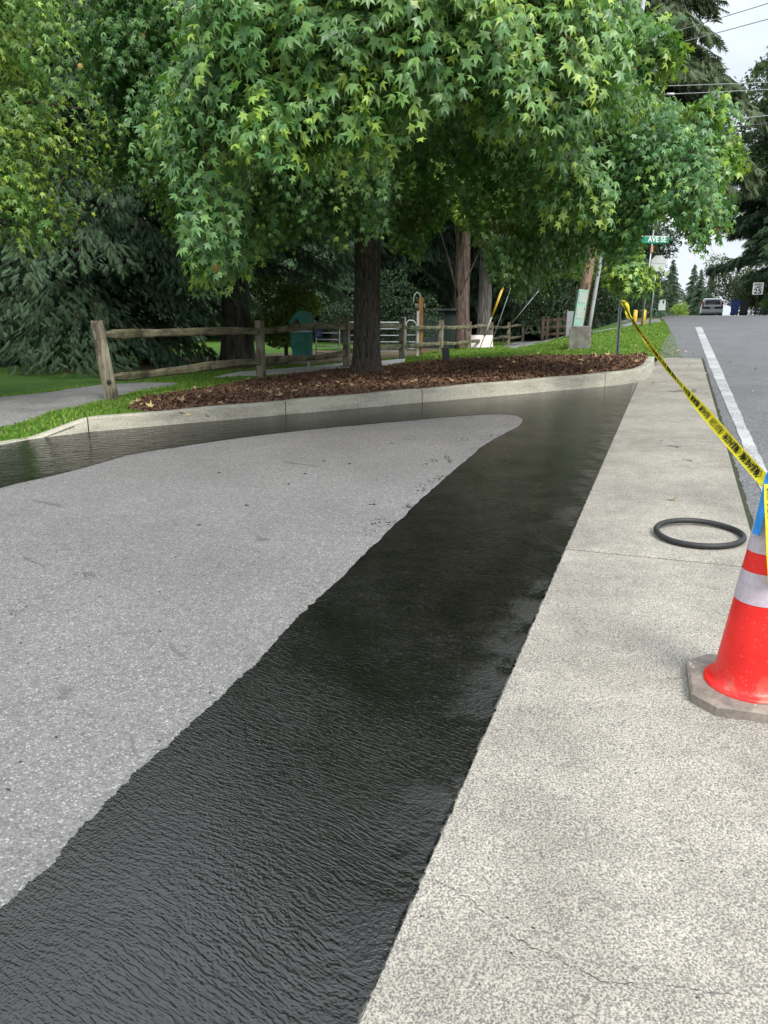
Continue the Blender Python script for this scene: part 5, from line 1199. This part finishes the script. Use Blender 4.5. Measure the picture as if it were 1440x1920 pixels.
# ------------------------------------------------------------------ caution tape from the post to the cone
def caution_tape():
    A_ = at(1167, 566, sp_b.y - .03); B_ = topc + Vector((-.03, -.01, -.035)); L_ = (B_ - A_).length; n = 420
    def pt(s):
        p = A_.lerp(B_, s); p.z -= .38 * s * (1 - s) * 1.0; return p
    def fr(s):
        p = pt(s); t = (pt(min(1, s + .002)) - pt(max(0, s - .002))).normalized(); side = t.cross(Vector((0, 0, 1))).normalized(); up = side.cross(t).normalized()
        ang = R(118) + .38 * math.sin(s * 13 + 1) + .25 * math.sin(s * 37); return p, side * math.cos(ang) + up * math.sin(ang), (up * math.cos(ang) - side * math.sin(ang)), t
    wdt = .048; V = []; F = []
    for i in range(n + 1):
        s = i / n; p, w_, nn_, t = fr(s); cv = .006 + .004 * math.sin(s * 60); ww = wdt * (1 + .10 * math.sin(s * 23))
        for a, h in ((-.5, -cv * .5), (-.25, cv * .3), (0, cv), (.25, cv * .3), (.5, -cv * .5)): V.append(tuple(p + w_ * a * ww + nn_ * h))
    F = [(i * 5 + j, (i + 1) * 5 + j, (i + 1) * 5 + j + 1, i * 5 + j + 1) for i in range(n) for j in range(4)]
    root = thing('caution_tape', A_, 'yellow caution tape with black lettering stretched from the dark post to the cone', 'tape')
    V = [tuple(Vector(q) - A_) for q in V]; MB().add(V, F, True).build('ribbon', 'yellow_tape', root, fix=False)
    # lettering wrapped along the ribbon on both faces
    cu = bpy.data.curves.new('t', 'FONT'); cu.body = 'CAUTION  CUIDADO'; cu.size = 1; cu.align_x = 'LEFT'; cu.align_y = 'CENTER'; cu.resolution_u = 1; cu.offset = .02
    o = bpy.data.objects.new('t', cu); COL.objects.link(o); me = bpy.data.meshes.new_from_object(o.evaluated_get(bpy.context.evaluated_depsgraph_get())); bpy.data.objects.remove(o)
    bm = bmesh.new(); bm.from_mesh(me); bmesh.ops.triangulate(bm, faces=bm.faces)
    tv = np.array([v.co[:] for v in bm.verts]); tf = [tuple(v.index for v in f.verts) for f in bm.faces]; bm.free(); x0, x1 = tv[:, 0].min(), tv[:, 0].max(); y0_, y1_ = tv[:, 1].min(), tv[:, 1].max()
    wlen = .40; rep = .44; V = []; F = []; m = int(L_ / rep)
    for face in (1, -1):
        for r_ in range(m):
            b0 = len(V)
            for x, y, _ in tv:
                f_ = (x - x0) / (x1 - x0); f_ = f_ if face > 0 else 1 - f_
                s = (r_ * rep + .02 + f_ * wlen) / L_; p, w_, nn_, t = fr(min(s, 1)); a = ((y - y0_) / (y1_ - y0_) - .5) * .74
                cv = .006 + .004 * math.sin(s * 60); q = abs(a) * 2; h = cv * (1 - 1.4 * q) if q < .5 else cv * (.3 - 1.6 * (q - .5))
                V.append(tuple(p + w_ * a * wdt + nn_ * (h + face * .0016) - A_))
            F += [tuple(i + b0 for i in f) for f in tf]
    MB().add(V, F).build('lettering', 'black_ink', root, fix=False)
    # knot and loose end at the post
    k_ = MB(); k_.tube([(-.05, -.045, .01), (.0, -.06, .02), (.06, -.045, .0), (.06, .05, .01), (0, .06, .0), (-.05, .05, .01), (-.05, -.045, .01)], .014, 6); k_.build('knot', 'yellow_tape', root)
    V = []; F = []
    for i in range(14):
        z = -.03 * i + .03; x = .03 + .010 * i + .02 * math.sin(i * .5); V += [(x - .02 - .002 * i, -.05, z), (x + .015, -.06 + .02 * math.sin(i), z), (x + .045 + .003 * i, -.05, z)]
    F = [(i * 3 + j, (i + 1) * 3 + j, (i + 1) * 3 + j + 1, i * 3 + j + 1) for i in range(13) for j in range(2)]; MB().add(V, F).build('loose_end', 'yellow_tape', root, fix=False)
    # end hanging from the cone top
    pts = [topc + Vector((-.045, -.045, -.02)) - A_, topc + Vector((-.040, -.055, -.07)) - A_, topc + Vector((-.030, -.075, -.16)) - A_, topc + Vector((-.016, -.09, -.27)) - A_, topc + Vector((.0, -.10, -.36)) - A_]
    V = []
    for i, p in enumerate(pts):
        ww = .022 + .004 * i; V += [p - Vector((ww, 0, 0)), p + Vector((0, -.008, 0)), p + Vector((ww, 0, 0))]
    F = [(i * 3 + j, (i + 1) * 3 + j, (i + 1) * 3 + j + 1, i * 3 + j + 1) for i in range(4) for j in range(2)]; MB().add([tuple(v) for v in V], F).build('hanging_end', 'yellow_tape', root, fix=False)
    V = []; F = []
    for r_ in range(2):
        b0 = len(V)
        for x, y, _ in tv:
            s = .06 + r_ * .48 + .42 * (x - x0) / (x1 - x0); a = ((y - y0_) / (y1_ - y0_) - .5) * 1.5; f_ = s * 4; i = min(3, int(f_)); p = pts[i].lerp(pts[i + 1], f_ - i)
            ww = .022 + .004 * f_; V.append(tuple(p + Vector((a * ww, -.008 * (1 - abs(a)) - .002, 0))))
        F += [tuple(i + b0 for i in f) for f in tf]
    MB().add(V, F).build('lettering', 'black_ink', root, fix=False)
caution_tape()

# ------------------------------------------------------------------ fallen leaves, pebbles
protos = []
for m_ in ('fallen_yellow', 'fallen_tan', 'fallen_brown'):
    V = STV * np.array([1, 1, 1]); V = V.copy(); V[:, 2] = np.abs(V[:, 0]) * .5 + np.abs(V[:, 1]) * .25 + rng.normal(0, .05, len(V)); protos.append((m_, V))
lab_ = {'fallen_yellow': 'pale yellow star-shaped fallen leaf lying on the mulch bed', 'fallen_tan': 'curled tan star-shaped fallen leaf lying on the mulch bed', 'fallen_brown': 'brown dry star-shaped fallen leaf lying on the mulch bed'}
src_o = {}
A_, B_ = POLY[0]
def put_leaf(kind, c, d, z, s, label):
    if kind not in src_o:
        V = dict(protos)[kind]; o = np_mesh('fallen_leaf', V, STF, kind); src_o[kind] = o
    else: o = src_o[kind].copy(); COL.objects.link(o)
    o.location = (*xy(c, d), z); o.rotation_euler = (random.uniform(-.4, .4), random.uniform(-.4, .4), random.uniform(0, 6.28)); o.scale = (s, s, s * random.uniform(.6, 1.6)); tag(o, label, 'leaf', 'fallen leaves')
for i in range(190):
    j = random.randrange(len(A_)); t = random.random(); c, d = A_[j] * (1 - t) + B_[j] * t; k_ = random.choice(['fallen_yellow', 'fallen_tan', 'fallen_tan', 'fallen_brown'])
    put_leaf(k_, c, d, land(c, d) + .055, random.uniform(.04, .10), lab_[k_])
for i in range(40):
    u, v = random.choice([(random.uniform(0, 420), random.uniform(735, 800)), (random.uniform(720, 1250), random.uniform(640, 668)), (random.uniform(1190, 1290), random.uniform(662, 670))])
    p = L3(u, v); c, d = cd(p.x, p.y); put_leaf('fallen_yellow' if random.random() < .6 else 'fallen_tan', c, d, land(c, d) + .05, random.uniform(.04, .075), 'pale fallen leaf lying on the grass or gravel off the mulch')
for u, v in [(1262, 941)]:
    p = hit(u, v); c, d = cd(p.x, p.y); put_leaf('fallen_tan', c, d, P(d) + .025, .05, 'single tan leaf on the sidewalk above the rubber ring')
for u, v in [(1322, 705), (1290, 690), (1370, 683), (1415, 697), (1412, 738), (1330, 742), (1265, 672), (1300, 668), (1240, 700), (1225, 723)]:
    p = hit(u, v); c, d = cd(p.x, p.y); put_leaf('fallen_tan', c, d, P(d) + .03, .045, 'tan leaf scattered on the far pavement or the road')
def pebbles():
    b = MB()
    for _ in range(110):
        if _ < 60: u = rough.uniform(760, 1440); v = rough.uniform(760, 1920)
        else: u = rough.uniform(0, 900); v = rough.uniform(850, 1500)
        p = hit(u, v); c, d = cd(p.x, p.y)
        if abs(c + .51) < .04 or (c < -.5 and _ < 60): continue
        s = rough.uniform(.0018, .0045) * (1 + .12 * d); zz = P(d) + (.012 if c > -.5 and c < .54 else 0) + s * .3; x, y = xy(c, d); V = []
        for k_, (a, r, h) in enumerate([(0, 0, .7)] + [(i * 1.047, rough.uniform(.7, 1.2), 0) for i in range(6)]): V.append((x + s * r * math.cos(a), y + s * r * math.sin(a) * .7, zz + s * h))
        b.add(V, [(0, i, i % 6 + 1) for i in range(1, 7)])
    tag(b.build('pebbles', 'pebble'), 'dark grit scattered over the pavement and the dry asphalt', 'grit', kind='stuff')
pebbles()
print('objects', len(bpy.data.objects))
